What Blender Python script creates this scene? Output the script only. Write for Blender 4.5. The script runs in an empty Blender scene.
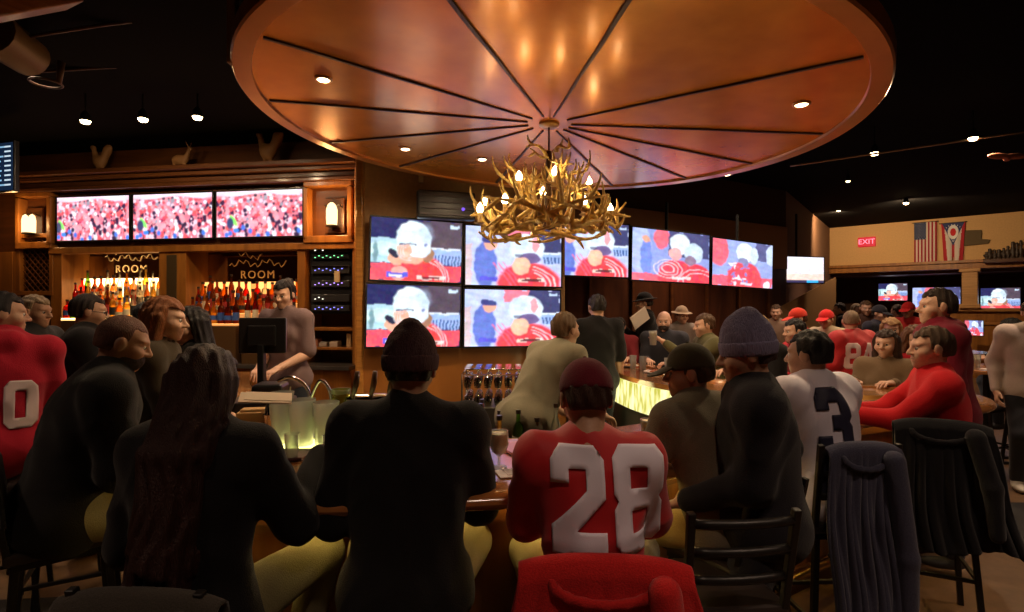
import bpy, math, random
import numpy as np
from mathutils import Vector, Matrix, Euler
from mathutils.bvhtree import BVHTree
from mathutils.geometry import delaunay_2d_cdt
random.seed(7)
PI = math.pi
C = bpy.context.scene.collection
EYE, F, CX, CY = 1.75, 540.0, 512.0, 306.0

def at(x, y, d):                      # photo pixel + distance along +Y -> point in the room
    return Vector(((x-CX)/F*d, d, EYE + (CY-y)/F*d))

# ------------------------------------------------------------------ materials
MATS = {}
def mat(name, col, rough=0.6, metal=0.0, spec=0.5, bump=0.0, scale=40.0, emit=None, strength=0.0,
        trans=0.0, ior=1.45, coat=0.0, vary=0.0, stretch=(1, 1, 1), alpha=1.0, sheen=0.0, coords='Object'):
    if name in MATS: return MATS[name]
    m = bpy.data.materials.new(name); m.use_nodes = True
    nt = m.node_tree; b = nt.nodes['Principled BSDF']
    b.inputs['Base Color'].default_value = (*col, 1)
    b.inputs['Roughness'].default_value = rough
    b.inputs['Metallic'].default_value = metal
    b.inputs['Specular IOR Level'].default_value = spec
    b.inputs['IOR'].default_value = ior
    b.inputs['Transmission Weight'].default_value = trans
    b.inputs['Coat Weight'].default_value = coat
    b.inputs['Coat Roughness'].default_value = 0.15
    b.inputs['Sheen Weight'].default_value = sheen
    b.inputs['Alpha'].default_value = alpha
    if emit:
        b.inputs['Emission Color'].default_value = (*emit, 1)
        b.inputs['Emission Strength'].default_value = strength
    if bump or vary:
        tc = nt.nodes.new('ShaderNodeTexCoord'); mp = nt.nodes.new('ShaderNodeMapping')
        mp.inputs['Scale'].default_value = stretch
        nt.links.new(tc.outputs[coords], mp.inputs['Vector'])
        nz = nt.nodes.new('ShaderNodeTexNoise'); nz.inputs['Scale'].default_value = scale
        nz.inputs['Detail'].default_value = 6
        nt.links.new(mp.outputs[0], nz.inputs['Vector'])
        if bump:
            bp = nt.nodes.new('ShaderNodeBump'); bp.inputs['Strength'].default_value = bump
            bp.inputs['Distance'].default_value = 0.01
            nt.links.new(nz.outputs['Fac'], bp.inputs['Height']); nt.links.new(bp.outputs[0], b.inputs['Normal'])
        if vary:
            cr = nt.nodes.new('ShaderNodeValToRGB')
            cr.color_ramp.elements[0].position = 0.3; cr.color_ramp.elements[1].position = 0.7
            cr.color_ramp.elements[0].color = (*[c*(1-vary) for c in col], 1)
            cr.color_ramp.elements[1].color = (*[min(1, c*(1+vary)) for c in col], 1)
            nt.links.new(nz.outputs['Fac'], cr.inputs[0]); nt.links.new(cr.outputs[0], b.inputs['Base Color'])
    MATS[name] = m
    return m

def wood(name, c1, c2, rough=0.35, scale=3.0, stretch=(1, 1, 12), coat=0.3):
    if name in MATS: return MATS[name]
    m = mat(name, c1, rough, coat=coat)
    nt = m.node_tree; b = nt.nodes['Principled BSDF']
    tc = nt.nodes.new('ShaderNodeTexCoord'); mp = nt.nodes.new('ShaderNodeMapping'); mp.inputs['Scale'].default_value = stretch
    nz = nt.nodes.new('ShaderNodeTexNoise'); nz.inputs['Scale'].default_value = scale; nz.inputs['Detail'].default_value = 8
    nz.inputs['Distortion'].default_value = 0.8
    cr = nt.nodes.new('ShaderNodeValToRGB')
    cr.color_ramp.elements[0].position = 0.32; cr.color_ramp.elements[1].position = 0.68
    cr.color_ramp.elements[0].color = (*c1, 1); cr.color_ramp.elements[1].color = (*c2, 1)
    bp = nt.nodes.new('ShaderNodeBump'); bp.inputs['Strength'].default_value = 0.12; bp.inputs['Distance'].default_value = 0.004
    L = nt.links.new
    L(tc.outputs['Object'], mp.inputs[0]); L(mp.outputs[0], nz.inputs['Vector']); L(nz.outputs['Fac'], cr.inputs[0])
    L(cr.outputs[0], b.inputs['Base Color']); L(nz.outputs['Fac'], bp.inputs['Height']); L(bp.outputs[0], b.inputs['Normal'])
    return m

def glow(name, col, s):
    if name in MATS: return MATS[name]
    m = bpy.data.materials.new(name); m.use_nodes = True; nt = m.node_tree; nt.nodes.clear()
    e = nt.nodes.new('ShaderNodeEmission'); o = nt.nodes.new('ShaderNodeOutputMaterial')
    e.inputs[0].default_value = (*col, 1); e.inputs[1].default_value = s
    nt.links.new(e.outputs[0], o.inputs[0]); MATS[name] = m
    return m

def fabric(col, name=None, bump=0.35, scale=220, sheen=0.15, vary=0.12):
    name = name or 'fabric_%02x%02x%02x' % tuple(int(c*255) for c in col)
    return mat(name, col, 0.9, bump=bump, scale=scale, vary=vary, spec=0.2, sheen=sheen)

# ------------------------------------------------------------------ mesh helpers
def mesh_np(name, V, Fq, mats, smooth=True, mi=None):
    me = bpy.data.meshes.new(name)
    V = np.asarray(V, np.float32); Fq = np.asarray(Fq, np.int32)
    n, k = Fq.shape
    me.vertices.add(len(V)); me.vertices.foreach_set('co', V.ravel())
    me.loops.add(n*k); me.loops.foreach_set('vertex_index', Fq.ravel())
    me.polygons.add(n); me.polygons.foreach_set('loop_start', np.arange(0, n*k, k, dtype=np.int32))
    me.polygons.foreach_set('use_smooth', np.full(n, smooth))
    if mi is not None: me.polygons.foreach_set('material_index', np.asarray(mi, np.int32))
    for m in (mats if isinstance(mats, (list, tuple)) else [mats]): me.materials.append(m)
    me.update(calc_edges=True); me.validate()
    return me

def link(name, me, parent=None, loc=None, rot=None):
    o = bpy.data.objects.new(name, me); C.objects.link(o)
    if parent: o.parent = parent
    if loc is not None: o.location = loc
    if rot is not None: o.rotation_euler = rot
    return o

def tag(o, label, cat, group=None, kind=None):
    o['label'] = label; o['category'] = cat
    if group: o['group'] = group
    if kind: o['kind'] = kind
    return o

def struct(o):
    o['kind'] = 'structure'; return o

def thing(name, label, cat, loc=(0, 0, 0), rz=0, group=None):
    o = bpy.data.objects.new(name, None); o.empty_display_size = 0.1; C.objects.link(o)
    o.location = loc; o.rotation_euler = (0, 0, rz)
    return tag(o, label, cat, group)

def copy_tree(o, parent=None):
    c = o.copy(); C.objects.link(c)
    if parent: c.parent = parent
    for ch in list(o.children): copy_tree(ch, c)
    return c

class MB:
    def __init__(s): s.v = []; s.f = []; s.m = []; s.cur = 0; s.T = None
    def add(s, vs, fs):
        n = len(s.v)
        for p in vs:
            p = Vector(p)
            s.v.append(tuple(s.T @ p) if s.T else tuple(p))
        for f in fs: s.f.append([i+n for i in f]); s.m.append(s.cur)
    def box(s, c, d, M=None):
        x, y, z = d[0]/2, d[1]/2, d[2]/2; vs = []
        for sx, sy, sz in ((-1,-1,-1),(1,-1,-1),(1,1,-1),(-1,1,-1),(-1,-1,1),(1,-1,1),(1,1,1),(-1,1,1)):
            p = Vector((sx*x, sy*y, sz*z))
            if M: p = M @ p
            vs.append(p + Vector(c))
        s.add(vs, [(3,2,1,0),(4,5,6,7),(0,1,5,4),(1,2,6,5),(2,3,7,6),(3,0,4,7)]); return s
    def bar(s, a, b, w, t=None, up=(0,0,1)):
        a, b = Vector(a), Vector(b); t = t or w; d = (b-a); L = d.length; d.normalize()
        u = Vector(up)
        if abs(d.dot(u)) > .98: u = Vector((1,0,0))
        r = d.cross(u).normalized(); u = r.cross(d)
        M = Matrix((r, d, u)).transposed()
        return s.box((a+b)/2, (w, L, t), M)
    def tube(s, pts, rs, seg=8, cap=True):
        pts = [Vector(p) for p in pts]; n = len(pts)
        if not hasattr(rs, '__len__'): rs = [rs]*n
        vs = []; prev = None
        for i in range(n):
            d = (pts[min(i+1, n-1)] - pts[max(i-1, 0)])
            if d.length < 1e-9: d = Vector((0,0,1))
            d.normalize()
            if prev is None:
                u = Vector((0,0,1)) if abs(d.z) < .9 else Vector((1,0,0))
                prev = d.cross(u).normalized()
            prev = (prev - d*prev.dot(d)).normalized(); q = d.cross(prev)
            for k in range(seg):
                a = 2*PI*k/seg; vs.append(pts[i] + (prev*math.cos(a) + q*math.sin(a))*rs[i])
        fs = [(i*seg+k, i*seg+(k+1) % seg, (i+1)*seg+(k+1) % seg, (i+1)*seg+k) for i in range(n-1) for k in range(seg)]
        if cap: fs += [tuple(range(seg-1, -1, -1)), tuple((n-1)*seg+k for k in range(seg))]
        s.add(vs, fs); return s
    def lathe(s, prof, c=(0,0,0), seg=20, close=True):
        c = Vector(c); vs = []
        for r, z in prof:
            for k in range(seg):
                a = 2*PI*k/seg; vs.append(c + Vector((r*math.cos(a), r*math.sin(a), z)))
        n = len(prof)
        fs = [(i*seg+k, i*seg+(k+1) % seg, (i+1)*seg+(k+1) % seg, (i+1)*seg+k) for i in range(n-1) for k in range(seg)]
        if close: fs += [tuple(range(seg-1, -1, -1)), tuple((n-1)*seg+k for k in range(seg))]
        s.add(vs, fs); return s
    def prism(s, poly, z0, z1):
        n = len(poly); vs = [(x, y, z0) for x, y in poly] + [(x, y, z1) for x, y in poly]
        s.add(vs, [tuple(range(n-1, -1, -1)), tuple(range(n, 2*n))] + [(i, (i+1) % n, n+(i+1) % n, n+i) for i in range(n)]); return s
    def sweep(s, A, B, prof):
        """ribbon between two matched polylines A (outer) and B (inner); prof = list of (t, z), t 0..1 from A to B, a closed outline"""
        n, k = len(A), len(prof); vs = []
        for a, b in zip(A, B):
            for t, z in prof: vs.append((a[0]+(b[0]-a[0])*t, a[1]+(b[1]-a[1])*t, z))
        fs = [(i*k+j, i*k+(j+1) % k, (i+1)*k+(j+1) % k, (i+1)*k+j) for i in range(n-1) for j in range(k)]
        fs += [tuple(range(k)), tuple((n-1)*k+j for j in range(k-1, -1, -1))]
        s.add(vs, fs); return s
    def build(s, name, mats, parent=None, smooth=False, bevel=0, loc=None, rot=None, solid=0):
        me = bpy.data.meshes.new(name); me.from_pydata(s.v, [], s.f)
        for m in (mats if isinstance(mats, (list, tuple)) else [mats]): me.materials.append(m)
        for p, mi in zip(me.polygons, s.m): p.material_index = mi; p.use_smooth = bool(smooth)
        import bmesh
        bm = bmesh.new(); bm.from_mesh(me); bmesh.ops.recalc_face_normals(bm, faces=bm.faces)
        if smooth and smooth is not True:
            pass
        bm.to_mesh(me); bm.free(); me.update()
        o = link(name, me, parent, loc, rot)
        if solid:
            md = o.modifiers.new('s', 'SOLIDIFY'); md.thickness = solid; md.offset = 0
        if bevel:
            md = o.modifiers.new('b', 'BEVEL'); md.width = bevel; md.segments = 2; md.limit_method = 'ANGLE'
        if smooth == 'auto':
            for p in me.polygons: p.use_smooth = True
            me.set_sharp_from_angle(angle=math.radians(35))
        return o

def catmull(P, n):
    P = [Vector(p) for p in P]; out = []
    for i in range(len(P)-1):
        p0, p1, p2, p3 = P[max(i-1, 0)], P[i], P[i+1], P[min(i+2, len(P)-1)]
        for k in range(n):
            t = k/n
            out.append(0.5*((2*p1) + (p2-p0)*t + (2*p0-5*p1+4*p2-p3)*t*t + (3*p1-p0-3*p2+p3)*t**3))
    out.append(P[-1]); return out

# ------------------------------------------------------------------ smooth bodies: distance field -> one continuous surface
def f32(a): return np.asarray(a, np.float32)
class SDF:
    def __init__(s): s.p = []
    def cone(s, a, b, ra, rb=None, k=.03, sub=False):
        s.p.append(('c', f32(a), f32(b), ra, ra if rb is None else rb, k, sub)); return s
    def ell(s, c, r, R=None, k=.03, sub=False):
        s.p.append(('e', f32(c), f32(r), None if R is None else f32(R), 0, k, sub)); return s
    def grown(s, g):
        o = SDF()
        for q in s.p:
            o.p.append(('c', q[1], q[2], q[3]+g, q[4]+g, q[5], q[6]) if q[0] == 'c' else ('e', q[1], q[2]+np.float32(g), q[3], 0, q[5], q[6]))
        return o
    def mesh(s, h, post=None):
        lo = np.full(3, 1e9); hi = -lo
        bb = []
        for q in s.p:
            if q[0] == 'c': r = max(q[3], q[4]); l = np.minimum(q[1], q[2])-r; u = np.maximum(q[1], q[2])+r
            else: r = q[2].max() if q[3] is not None else q[2]; l = q[1]-r; u = q[1]+r
            bb.append((l, u))
            if not q[6]: lo = np.minimum(lo, l); hi = np.maximum(hi, u)
        pad = 3*h + .008; lo = lo-pad; hi = hi+pad
        N = np.ceil((hi-lo)/h).astype(int)+1
        ax = [(lo[i]+h*np.arange(N[i])).astype(np.float32) for i in range(3)]
        D = np.full(N, .12, np.float32)
        for q, (l, u) in zip(s.p, bb):
            m = q[5]+2.5*h+.012
            i0 = np.maximum(np.floor((l-m-lo)/h).astype(int), 0); i1 = np.minimum(np.ceil((u+m-lo)/h).astype(int)+1, N)
            if (i1 <= i0).any(): continue
            X = ax[0][i0[0]:i1[0], None, None]; Y = ax[1][None, i0[1]:i1[1], None]; Z = ax[2][None, None, i0[2]:i1[2]]
            if q[0] == 'c':
                a = q[1]; ab = q[2]-a; L2 = float(ab@ab)+1e-9
                px, py, pz = X-a[0], Y-a[1], Z-a[2]
                t = np.clip((px*ab[0]+py*ab[1]+pz*ab[2])/L2, 0, 1)
                d = np.sqrt((px-t*ab[0])**2+(py-t*ab[1])**2+(pz-t*ab[2])**2)-(q[3]+t*(q[4]-q[3]))
            else:
                px, py, pz = X-q[1][0], Y-q[1][1], Z-q[1][2]; R = q[3]
                if R is not None:
                    px, py, pz = (px*R[0,0]+py*R[1,0]+pz*R[2,0], px*R[0,1]+py*R[1,1]+pz*R[2,1], px*R[0,2]+py*R[1,2]+pz*R[2,2])
                r = q[2]
                k0 = np.sqrt((px/r[0])**2+(py/r[1])**2+(pz/r[2])**2)
                k1 = np.sqrt((px/r[0]**2)**2+(py/r[1]**2)**2+(pz/r[2]**2)**2)+1e-6
                d = k0*(k0-1)/k1
            S = D[i0[0]:i1[0], i0[1]:i1[1], i0[2]:i1[2]]; k = q[5]
            if q[6]:
                hh = np.maximum(k-np.abs(-d-S), 0)/k; S[:] = np.maximum(S, -d)+hh*hh*k*.25
            else:
                hh = np.maximum(k-np.abs(d-S), 0)/k; S[:] = np.minimum(S, d)-hh*hh*k*.25
        if post is not None:
            D = post(ax[0][:, None, None], ax[1][None, :, None], ax[2][None, None, :], D)
        D[0] = D[-1] = .05; D[:, 0] = D[:, -1] = .05; D[:, :, 0] = D[:, :, -1] = .05
        return nets(D, lo, h)

def nets(D, lo, h):
    s = D < 0
    c = np.zeros(tuple(np.array(D.shape)-1), np.uint8)
    for a in (0, 1):
        for b in (0, 1):
            for e in (0, 1):
                c += s[a:a+c.shape[0], b:b+c.shape[1], e:e+c.shape[2]]
    idx = np.argwhere((c > 0) & (c < 8))
    ids = np.full(c.shape, -1, np.int32); ids[tuple(idx.T)] = np.arange(len(idx))
    acc = np.zeros((len(idx), 3)); cnt = np.zeros(len(idx))
    cor = [(a, b, e) for a in (0, 1) for b in (0, 1) for e in (0, 1)]
    for p in cor:
        for ax in range(3):
            if p[ax]: continue
            q = list(p); q[ax] = 1
            d0 = D[tuple((idx+np.array(p)).T)]; d1 = D[tuple((idx+np.array(q)).T)]
            m = (d0 < 0) != (d1 < 0)
            t = np.where(m, d0/np.where(m, d0-d1, 1), 0)
            pt = np.array(p, float)[None, :].repeat(len(idx), 0); pt[:, ax] += t
            acc += pt*m[:, None]; cnt += m
    V = (idx+acc/np.maximum(cnt, 1)[:, None])*h+lo
    Q = []
    for ax in range(3):
        sl0 = [slice(None)]*3; sl1 = [slice(None)]*3; sl0[ax] = slice(0, -1); sl1[ax] = slice(1, None)
        e = np.argwhere(s[tuple(sl0)] != s[tuple(sl1)])
        u, w = [(1, 2), (2, 0), (0, 1)][ax]
        e = e[(e[:, u] > 0) & (e[:, w] > 0) & (e[:, u] < c.shape[u]) & (e[:, w] < c.shape[w])]
        ins = s[tuple(e.T)]
        def g(du, dw):
            k = e.copy(); k[:, u] -= du; k[:, w] -= dw; return ids[tuple(k.T)]
        quad = np.stack([g(1, 1), g(0, 1), g(0, 0), g(1, 0)], 1)
        quad[~ins] = quad[~ins][:, ::-1]
        Q.append(quad)
    Q = np.concatenate(Q); Q = Q[(Q >= 0).all(1)]
    return V, Q

def join(parts):
    Vs, Qs, n = [], [], 0
    for V, Q in parts: Vs.append(V); Qs.append(Q+n); n += len(V)
    return np.concatenate(Vs), np.concatenate(Qs)
# ------------------------------------------------------------------ people
def rotm(yaw=0, pitch=0, roll=0):       # yaw left +, pitch down +, roll
    return np.array(Matrix.Rotation(yaw, 3, 'Z') @ Matrix.Rotation(-pitch, 3, 'X') @ Matrix.Rotation(roll, 3, 'Y'))

def head_sdf(fem=False, jaw=1.0, tiny=False):
    s = SDF()
    s.ell((0, -.014, .026), (.076, .094, .089))
    s.ell((0, .030, -.045), (.055*jaw, .060, .062*jaw), k=.04)
    s.cone((0, .068, -.088), (0, .060, -.092), .021*jaw, k=.03)
    s.ell((0, .066, .030), (.052, .022, .014), k=.02)
    for q in (-1, 1):
        s.ell((q*.043, .052, -.022), (.026, .030, .026), k=.025)
        s.ell((q*.031, .093, .006), (.017, .013, .012), k=.012, sub=True)
        s.ell((q*.079, -.008, -.002), (.010, .021, .032), k=.008)
    s.cone((0, .084, .014), (0, .107, -.020), .008, .0125, k=.014)
    for q in (-1, 1): s.ell((q*.013, .097, -.024), (.009, .010, .008), k=.008)
    s.ell((0, .086, -.050), (.023, .012, .0065), k=.008)
    s.ell((0, .083, -.064), (.019, .013, .007), k=.008)
    s.ell((0, .102, -.057), (.022, .010, .0022), k=.003, sub=True)
    s.cone((0, -.012, -.045), (0, -.034, -.17), .052 if not fem else .045, .055 if not fem else .046, k=.03)
    return s

def hand_sdf(side, curl):
    s = SDF()
    s.cone((0, -.045, 0), (0, .0, 0), .027, .027, k=.02)
    s.ell((0, .045, 0), (.040, .050, .016), k=.02)
    for i in range(4):
        x = (-.030+.020*i); L = (.062, .074, .068, .052)[i if side > 0 else 3-i]
        y0 = .082-.006*abs(i-1.5); a = curl*(.8+.12*i); b = a+curl*.9
        p0 = (x, y0, 0); p1 = (x*1.08, y0+L*.5*math.cos(a), -L*.5*math.sin(a))
        p2 = (x*1.12, p1[1]+L*.5*math.cos(b), p1[2]-L*.5*math.sin(b))
        s.cone((x, .05, 0), p0, .0095, .0095, k=.012); s.cone(p0, p1, .0095, .0085, k=.003); s.cone(p1, p2, .0088, .0075, k=.003)
    q = -side     # thumb leaves the inner side of the palm (person's right hand side=+1: thumb at -x, palm down)
    s.cone((q*.026, .008, -.004), (q*.056, .042, -.014), .014, .011, k=.014)
    s.cone((q*.056, .042, -.014), (q*.062, .076, -.022), .0108, .0085, k=.004)
    return s

HC = {}
def hand_mesh(side, curl, h):
    key = (side, round(curl, 1), h)
    if key not in HC: HC[key] = hand_sdf(side, curl).mesh(h)
    return HC[key]
def head_mesh(fem, jaw, h):
    key = ('h', fem, jaw, h)
    if key not in HC: HC[key] = head_sdf(fem, jaw).mesh(h)
    return HC[key]

SKIN = {'light': (.62, .36, .25), 'mid': (.50, .28, .18), 'tan': (.40, .21, .13)}
EYEW = mat('eye_white', (.7, .68, .64), .3); EYED = mat('eye_dark', (.03, .02, .015), .2)

def ik(a, b, l1, l2, pole):
    a, b, pole = map(lambda v: np.array(v, float), (a, b, pole))
    d = b-a; L = np.linalg.norm(d); mx = (l1+l2)*.995
    if L > mx: b = a+d/L*mx; d = b-a; L = mx
    u = d/L; x = (l1*l1-l2*l2+L*L)/(2*L); y = math.sqrt(max(l1*l1-x*x, 0))
    p = pole-u*(pole@u); p /= np.linalg.norm(p)+1e-9
    return a+u*x+p*y, b

STOOL_GROUP = None
def person(label, px, d, top, face, pose='sit', lean=12, yaw=0, pitch=8, roll=0, hands=None, skin='mid', fem=False, bulk=1.0,
           shirt=((.05, .05, .06), 'long'), pants=(.03, .035, .05), hair=('short', (.03, .02, .015)), cap=None, beard=None,
           quality=2, curl=.5, num=None, scarf=None, glasses=False, extra=None, tilt=0, feet=None, knees=None, sc=None, twist=0, seat=.76, group=None):
    """px: photo column of the head, d: its distance, top: height of the crown, face: heading in degrees (0 away from camera, 90 to the left)"""
    rng = random.Random(hash((px, d, 'x')) & 0xffff if False else int(px*31+d*97))
    h = {3: .009, 2: .012, 1: .017, 0: .022}[quality]; hh = {3: .0055, 2: .0065, 1: .008, 0: .010}[quality]; hd = {3: .004, 2: .005, 1: .006, 0: .007}[quality]
    le = math.radians(lean); sit = pose == 'sit'
    spine = .50
    # natural crown height for scale 1
    neckd = math.radians(lean*.6+pitch*.4)
    hz = .145*math.cos(neckd)
    base = (seat+.085) if sit else .93
    nat = base*(0 if sit else 1) + spine*math.cos(le)+hz+.115*math.cos(math.radians(pitch))
    if sc is None: sc = min(max((top-(base if sit else 0))/nat, .86), 1.16)
    pz = top-sc*(spine*math.cos(le)+hz+.115*math.cos(math.radians(pitch)))
    P = np.array((0, 0, pz)); up = np.array((0, math.sin(le), math.cos(le))); fw = np.array((0, math.cos(le), -math.sin(le)))
    tl = math.radians(tilt); R0 = np.array(Matrix.Rotation(tl, 3, 'Y'))
    up = R0@up
    Nk = P+up*spine*sc
    H = Nk+sc*np.array((up[0]*.1, .145*math.sin(neckd)+.012, hz))
    th = math.radians(face)
    hw = at(px, 306, d)
    ct, st = math.cos(th), math.sin(th)
    ox, oy = H[0]*ct-H[1]*st, H[0]*st+H[1]*ct
    loc = (hw.x-ox, hw.y-oy, 0)
    root = thing('person', label, 'person', loc, th, group)
    w = (.170 if not fem else .150)*sc*(.6+.4*bulk); b = bulk*sc
    tw = math.radians(twist); rt = np.array((math.cos(tw), math.sin(tw), 0))
    shz = Nk-up*.045*sc
    sh = {1: shz+rt*w, -1: shz-rt*w}
    ar, fo = .285*sc, .265*sc
    # torso field
    Rt = np.stack([rt, np.cross(up, rt), up], 1)
    T = SDF()
    T.ell(P+up*.01, (.165*b, .120*b, .125*sc), Rt, k=.05)
    T.ell(P+up*.17*sc, (.145*b*(.9 if fem else 1), .112*b, .17*sc), Rt, k=.06)
    T.ell(P+up*.34*sc, (.165*b*(.92 if fem else 1), .115*b, .165*sc), Rt, k=.06)
    T.cone(sh[-1], sh[1], .062*b, .062*b, k=.06)
    for q in (-1, 1): T.cone(Nk-up*.04*sc+rt*q*.10, Nk+up*.005*sc, .045*b, .050*sc, k=.05)
    if fem:
        for q in (-1, 1): T.ell(P+up*.33*sc+rt*q*.07+np.array((0, .085, 0)), (.062, .055, .06), k=.04)
    # arms
    if hands is None: hands = 'bar' if sit else 'down'
    if hands == 'bar': hands = ((-.16, .44, 1.10), (.16, .44, 1.10))
    elif hands == 'down': hands = ((-.27, .10, pz-.10), (.27, .10, pz-.10))
    elif hands == 'lap': hands = ((-.10, .30, pz+.10), (.10, .30, pz+.10))
    elif hands == 'chest': hands = ((-.06, .30, pz+.36), (.08, .30, pz+.34))
    elif hands == 'crossed': hands = ((.14, .24, pz+.24), (-.14, .25, pz+.22))
    AU, AF, arms = SDF(), SDF(), []
    for q, tgt in ((-1, hands[0]), (1, hands[1])):
        el, wr = ik(sh[q], tgt, ar, fo, (q*.22, -.35, -.9))
        AU.cone(sh[q], el, .052*b, .043*b, k=.035); AF.cone(el, wr, .042*b, .029*sc, k=.025)
        arms.append((q, sh[q], el, wr))
    # legs
    LT, LS, legs = SDF(), SDF(), []
    for q in (-1, 1):
        hip = P+rt*q*.09*sc+np.array((0, 0, -.02))
        if sit:
            kn = np.array((q*(.17 if knees is None else knees), .43*sc, pz-.02)); ft = np.array((q*.15, .40, .34))
            if feet: ft = np.array((q*.15, feet[0], feet[1]))
            kn2, ft = ik(hip, ft, .44*sc, .43*sc, (q*.35, .9, .35))
            kn = kn2
        else:
            ft = np.array((q*.12, .02+q*.03, .09)); kn, ft = ik(hip, ft, .44*sc*base/.93, .43*sc, (q*.1, 1, 0))
        LT.cone(hip, kn, .088*b, .060*b, k=.05); LS.cone(kn, ft, .058*b, .040*sc, k=.03)
        legs.append((q, hip, kn, ft))
    # ---- skin body
    S = SDF(); S.p = T.grown(-.012).p+AU.grown(-.006).p+AF.p+LT.grown(-.01).p+LS.grown(-.008).p
    for q, hp, kn, ft in legs: S.ell(ft+np.array((0, .06, -.05)), (.036, .10, .03), k=.03)
    Rh = rotm(math.radians(yaw), math.radians(pitch), math.radians(roll))
    S.cone(Nk-up*.03, H+Rh@np.array((0, -.012, -.045)), .052*sc, .050*sc, k=.04)
    body = S.mesh(max(h, .012))
    jw = 1.0 if not fem else .92
    hv, hq = head_mesh(fem, jw, hh)
    hs = sc**.5
    parts = [body, ((hv*hs)@Rh.T+H, hq)]
    for q, s0, el, wr in arms:
        v, f = hand_mesh(q, curl, hd)
        y = wr-el; y /= np.linalg.norm(y)
        if wr[2] < 1.2 and wr[1] > .25 and sit: y = y*np.array((1, 1, .15)); y /= np.linalg.norm(y)
        dn = np.array((0, 0, -1.0)) if abs(y[2]) < .8 else np.array((-q, .0, 0))
        z = -(dn-y*(dn@y)); z /= np.linalg.norm(z); x = np.cross(y, z)
        parts.append(((v*sc)@np.stack([x, y, z], 1).T+wr+y*.035*sc, f))
    V, Q = join(parts)
    sk = mat('skin_'+skin, SKIN[skin], .5, bump=.08, scale=90, vary=.06)
    link('body', mesh_np('body', V, Q, sk), root)
    ph = rng.random()*10
    def wrinkle(amp):
        a1, a2, a3 = 24+rng.random()*10, 31+rng.random()*10, 40+rng.random()*14
        def f(X, Y, Z, D):
            u = X+.25*Z+.02*np.sin(Y*23+ph); v = Z*.9+.3*np.abs(X)+.02*np.sin(X*19+ph*2)
            w1 = 1-2.2*np.abs(np.sin(v*a1*.5+1.8*np.sin(u*7+ph)+.8*np.sin(Y*11)))**.8; w2 = 1-2*np.abs(np.sin(v*a2*.4-u*a2*.45+1.2*np.sin(v*13+ph)))
            g = .45+.55*np.sin(X*6+ph*1.7)*np.sin(Z*5+ph)
            n = w1*.55*g+w2*.45*(1-g)+.2*np.sin(u*a3+Y*17+ph*3)
            return D-(amp*1.3*n).astype(np.float32)
        return f
    # ---- trousers
    tr = SDF(); tr.ell(P+up*.0, (.168*b, .122*b, .12*sc), Rt, k=.04); tr.p += LT.grown(.010).p
    for q, hp, kn, ft in legs: tr.cone(kn, ft+np.array((0, 0, .02)), .068*b, .055*sc, k=.03)
    if pants is not None:
        v, f = tr.mesh(h*1.1, wrinkle(.0035)); link('trousers', mesh_np('trousers', v, f, fabric(pants)), root)
        for q, hp, kn, ft in legs:
            s = SDF(); s.ell(ft+np.array((0, .065, -.055)), (.048, .135, .036), k=.03); s.ell(ft+np.array((0, .0, -.02)), (.045, .055, .055), k=.03)
            v, f = s.mesh(max(h, .011)); link('shoe', mesh_np('shoe', v, f, mat('shoe_dark', (.03, .03, .035), .6) if extra != 'white_shoes' else mat('shoe_pale', (.55, .5, .42), .6)), root)
    # ---- top
    col, kind = shirt[0], shirt[1]; inf = shirt[2] if len(shirt) > 2 else {'long': .014, 'short': .016, 'jacket': .026, 'jersey': .024, 'hoodie': .024}[kind]
    G = SDF(); G.p = T.grown(inf).p
    G.ell(P-up*.04*sc, (.180*b+inf, .136*b+inf, .14*sc), Rt, k=.05)
    if kind in ('long', 'jacket', 'hoodie'):
        G.p += AU.grown(inf*.9).p+[]
        for q, s0, el, wr in arms: G.cone(el, wr, .045*b+inf*.8, .034*sc+inf*.6, k=.03)
    else:
        for q, s0, el, wr in arms: G.cone(s0, s0+(el-s0)*.88, .056*b+inf, .060*b+inf, k=.04)
    ctop = Nk+up*.040*sc+np.array((0, .012, 0))
    if kind == 'jacket': G.cone(Nk, ctop, .075*sc, .066*sc, k=.02)
    if kind == 'hoodie' and scarf != 'hoodup':
        G.ell(Nk+np.array((0, -.075, .005))*sc, (.105*sc, .06, .075), k=.03); G.cone(Nk, ctop, .075*sc, .07*sc, k=.03)
    gv, gf = G.mesh(h, wrinkle(.0075 if kind in ('jacket', 'hoodie', 'jersey') else .0065))
    fm = fabric(col, sheen=.1) if kind != 'jersey' else mat('jersey_%d_%d' % (int(col[0]*99), int(col[1]*99)), col, .6, bump=.15, scale=400, vary=.06, sheen=.2)
    top_o = link({'jacket': 'jacket', 'jersey': 'jersey', 'hoodie': 'hooded_sweatshirt', 'short': 'shirt', 'long': 'shirt'}[kind], mesh_np('top', gv, gf, fm), root)
    # ---- collar
    cs = SDF(); n = 14
    for i in range(n):
        a0, a1 = 2*PI*i/n, 2*PI*(i+1)/n; r0 = .062*sc
        c0 = Nk+up*.038*sc
        p0 = c0+np.array((math.cos(a0)*r0, math.sin(a0)*r0, .012*-math.sin(a0))); p1 = c0+np.array((math.cos(a1)*r0, math.sin(a1)*r0, .012*-math.sin(a1)))
        cs.cone(p0, p1, .012, k=.01)
    if quality > 0 and kind != 'hoodie':
        v, f = cs.mesh(.006 if quality > 1 else .009); link('collar', mesh_np('collar', v, f, fabric(scarf if isinstance(scarf, tuple) else tuple(c*.9 for c in col))), root)
    # ---- head-space helper
    def hp(v): return H+Rh@(np.array(v, float)*hs)
    def hs_mesh(s, hx, post=None, name='x', m=None):
        v, f = s.mesh(hx, post); v = (v*hs)@Rh.T+H
        return link(name, mesh_np(name, v, f, m), root)
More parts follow.
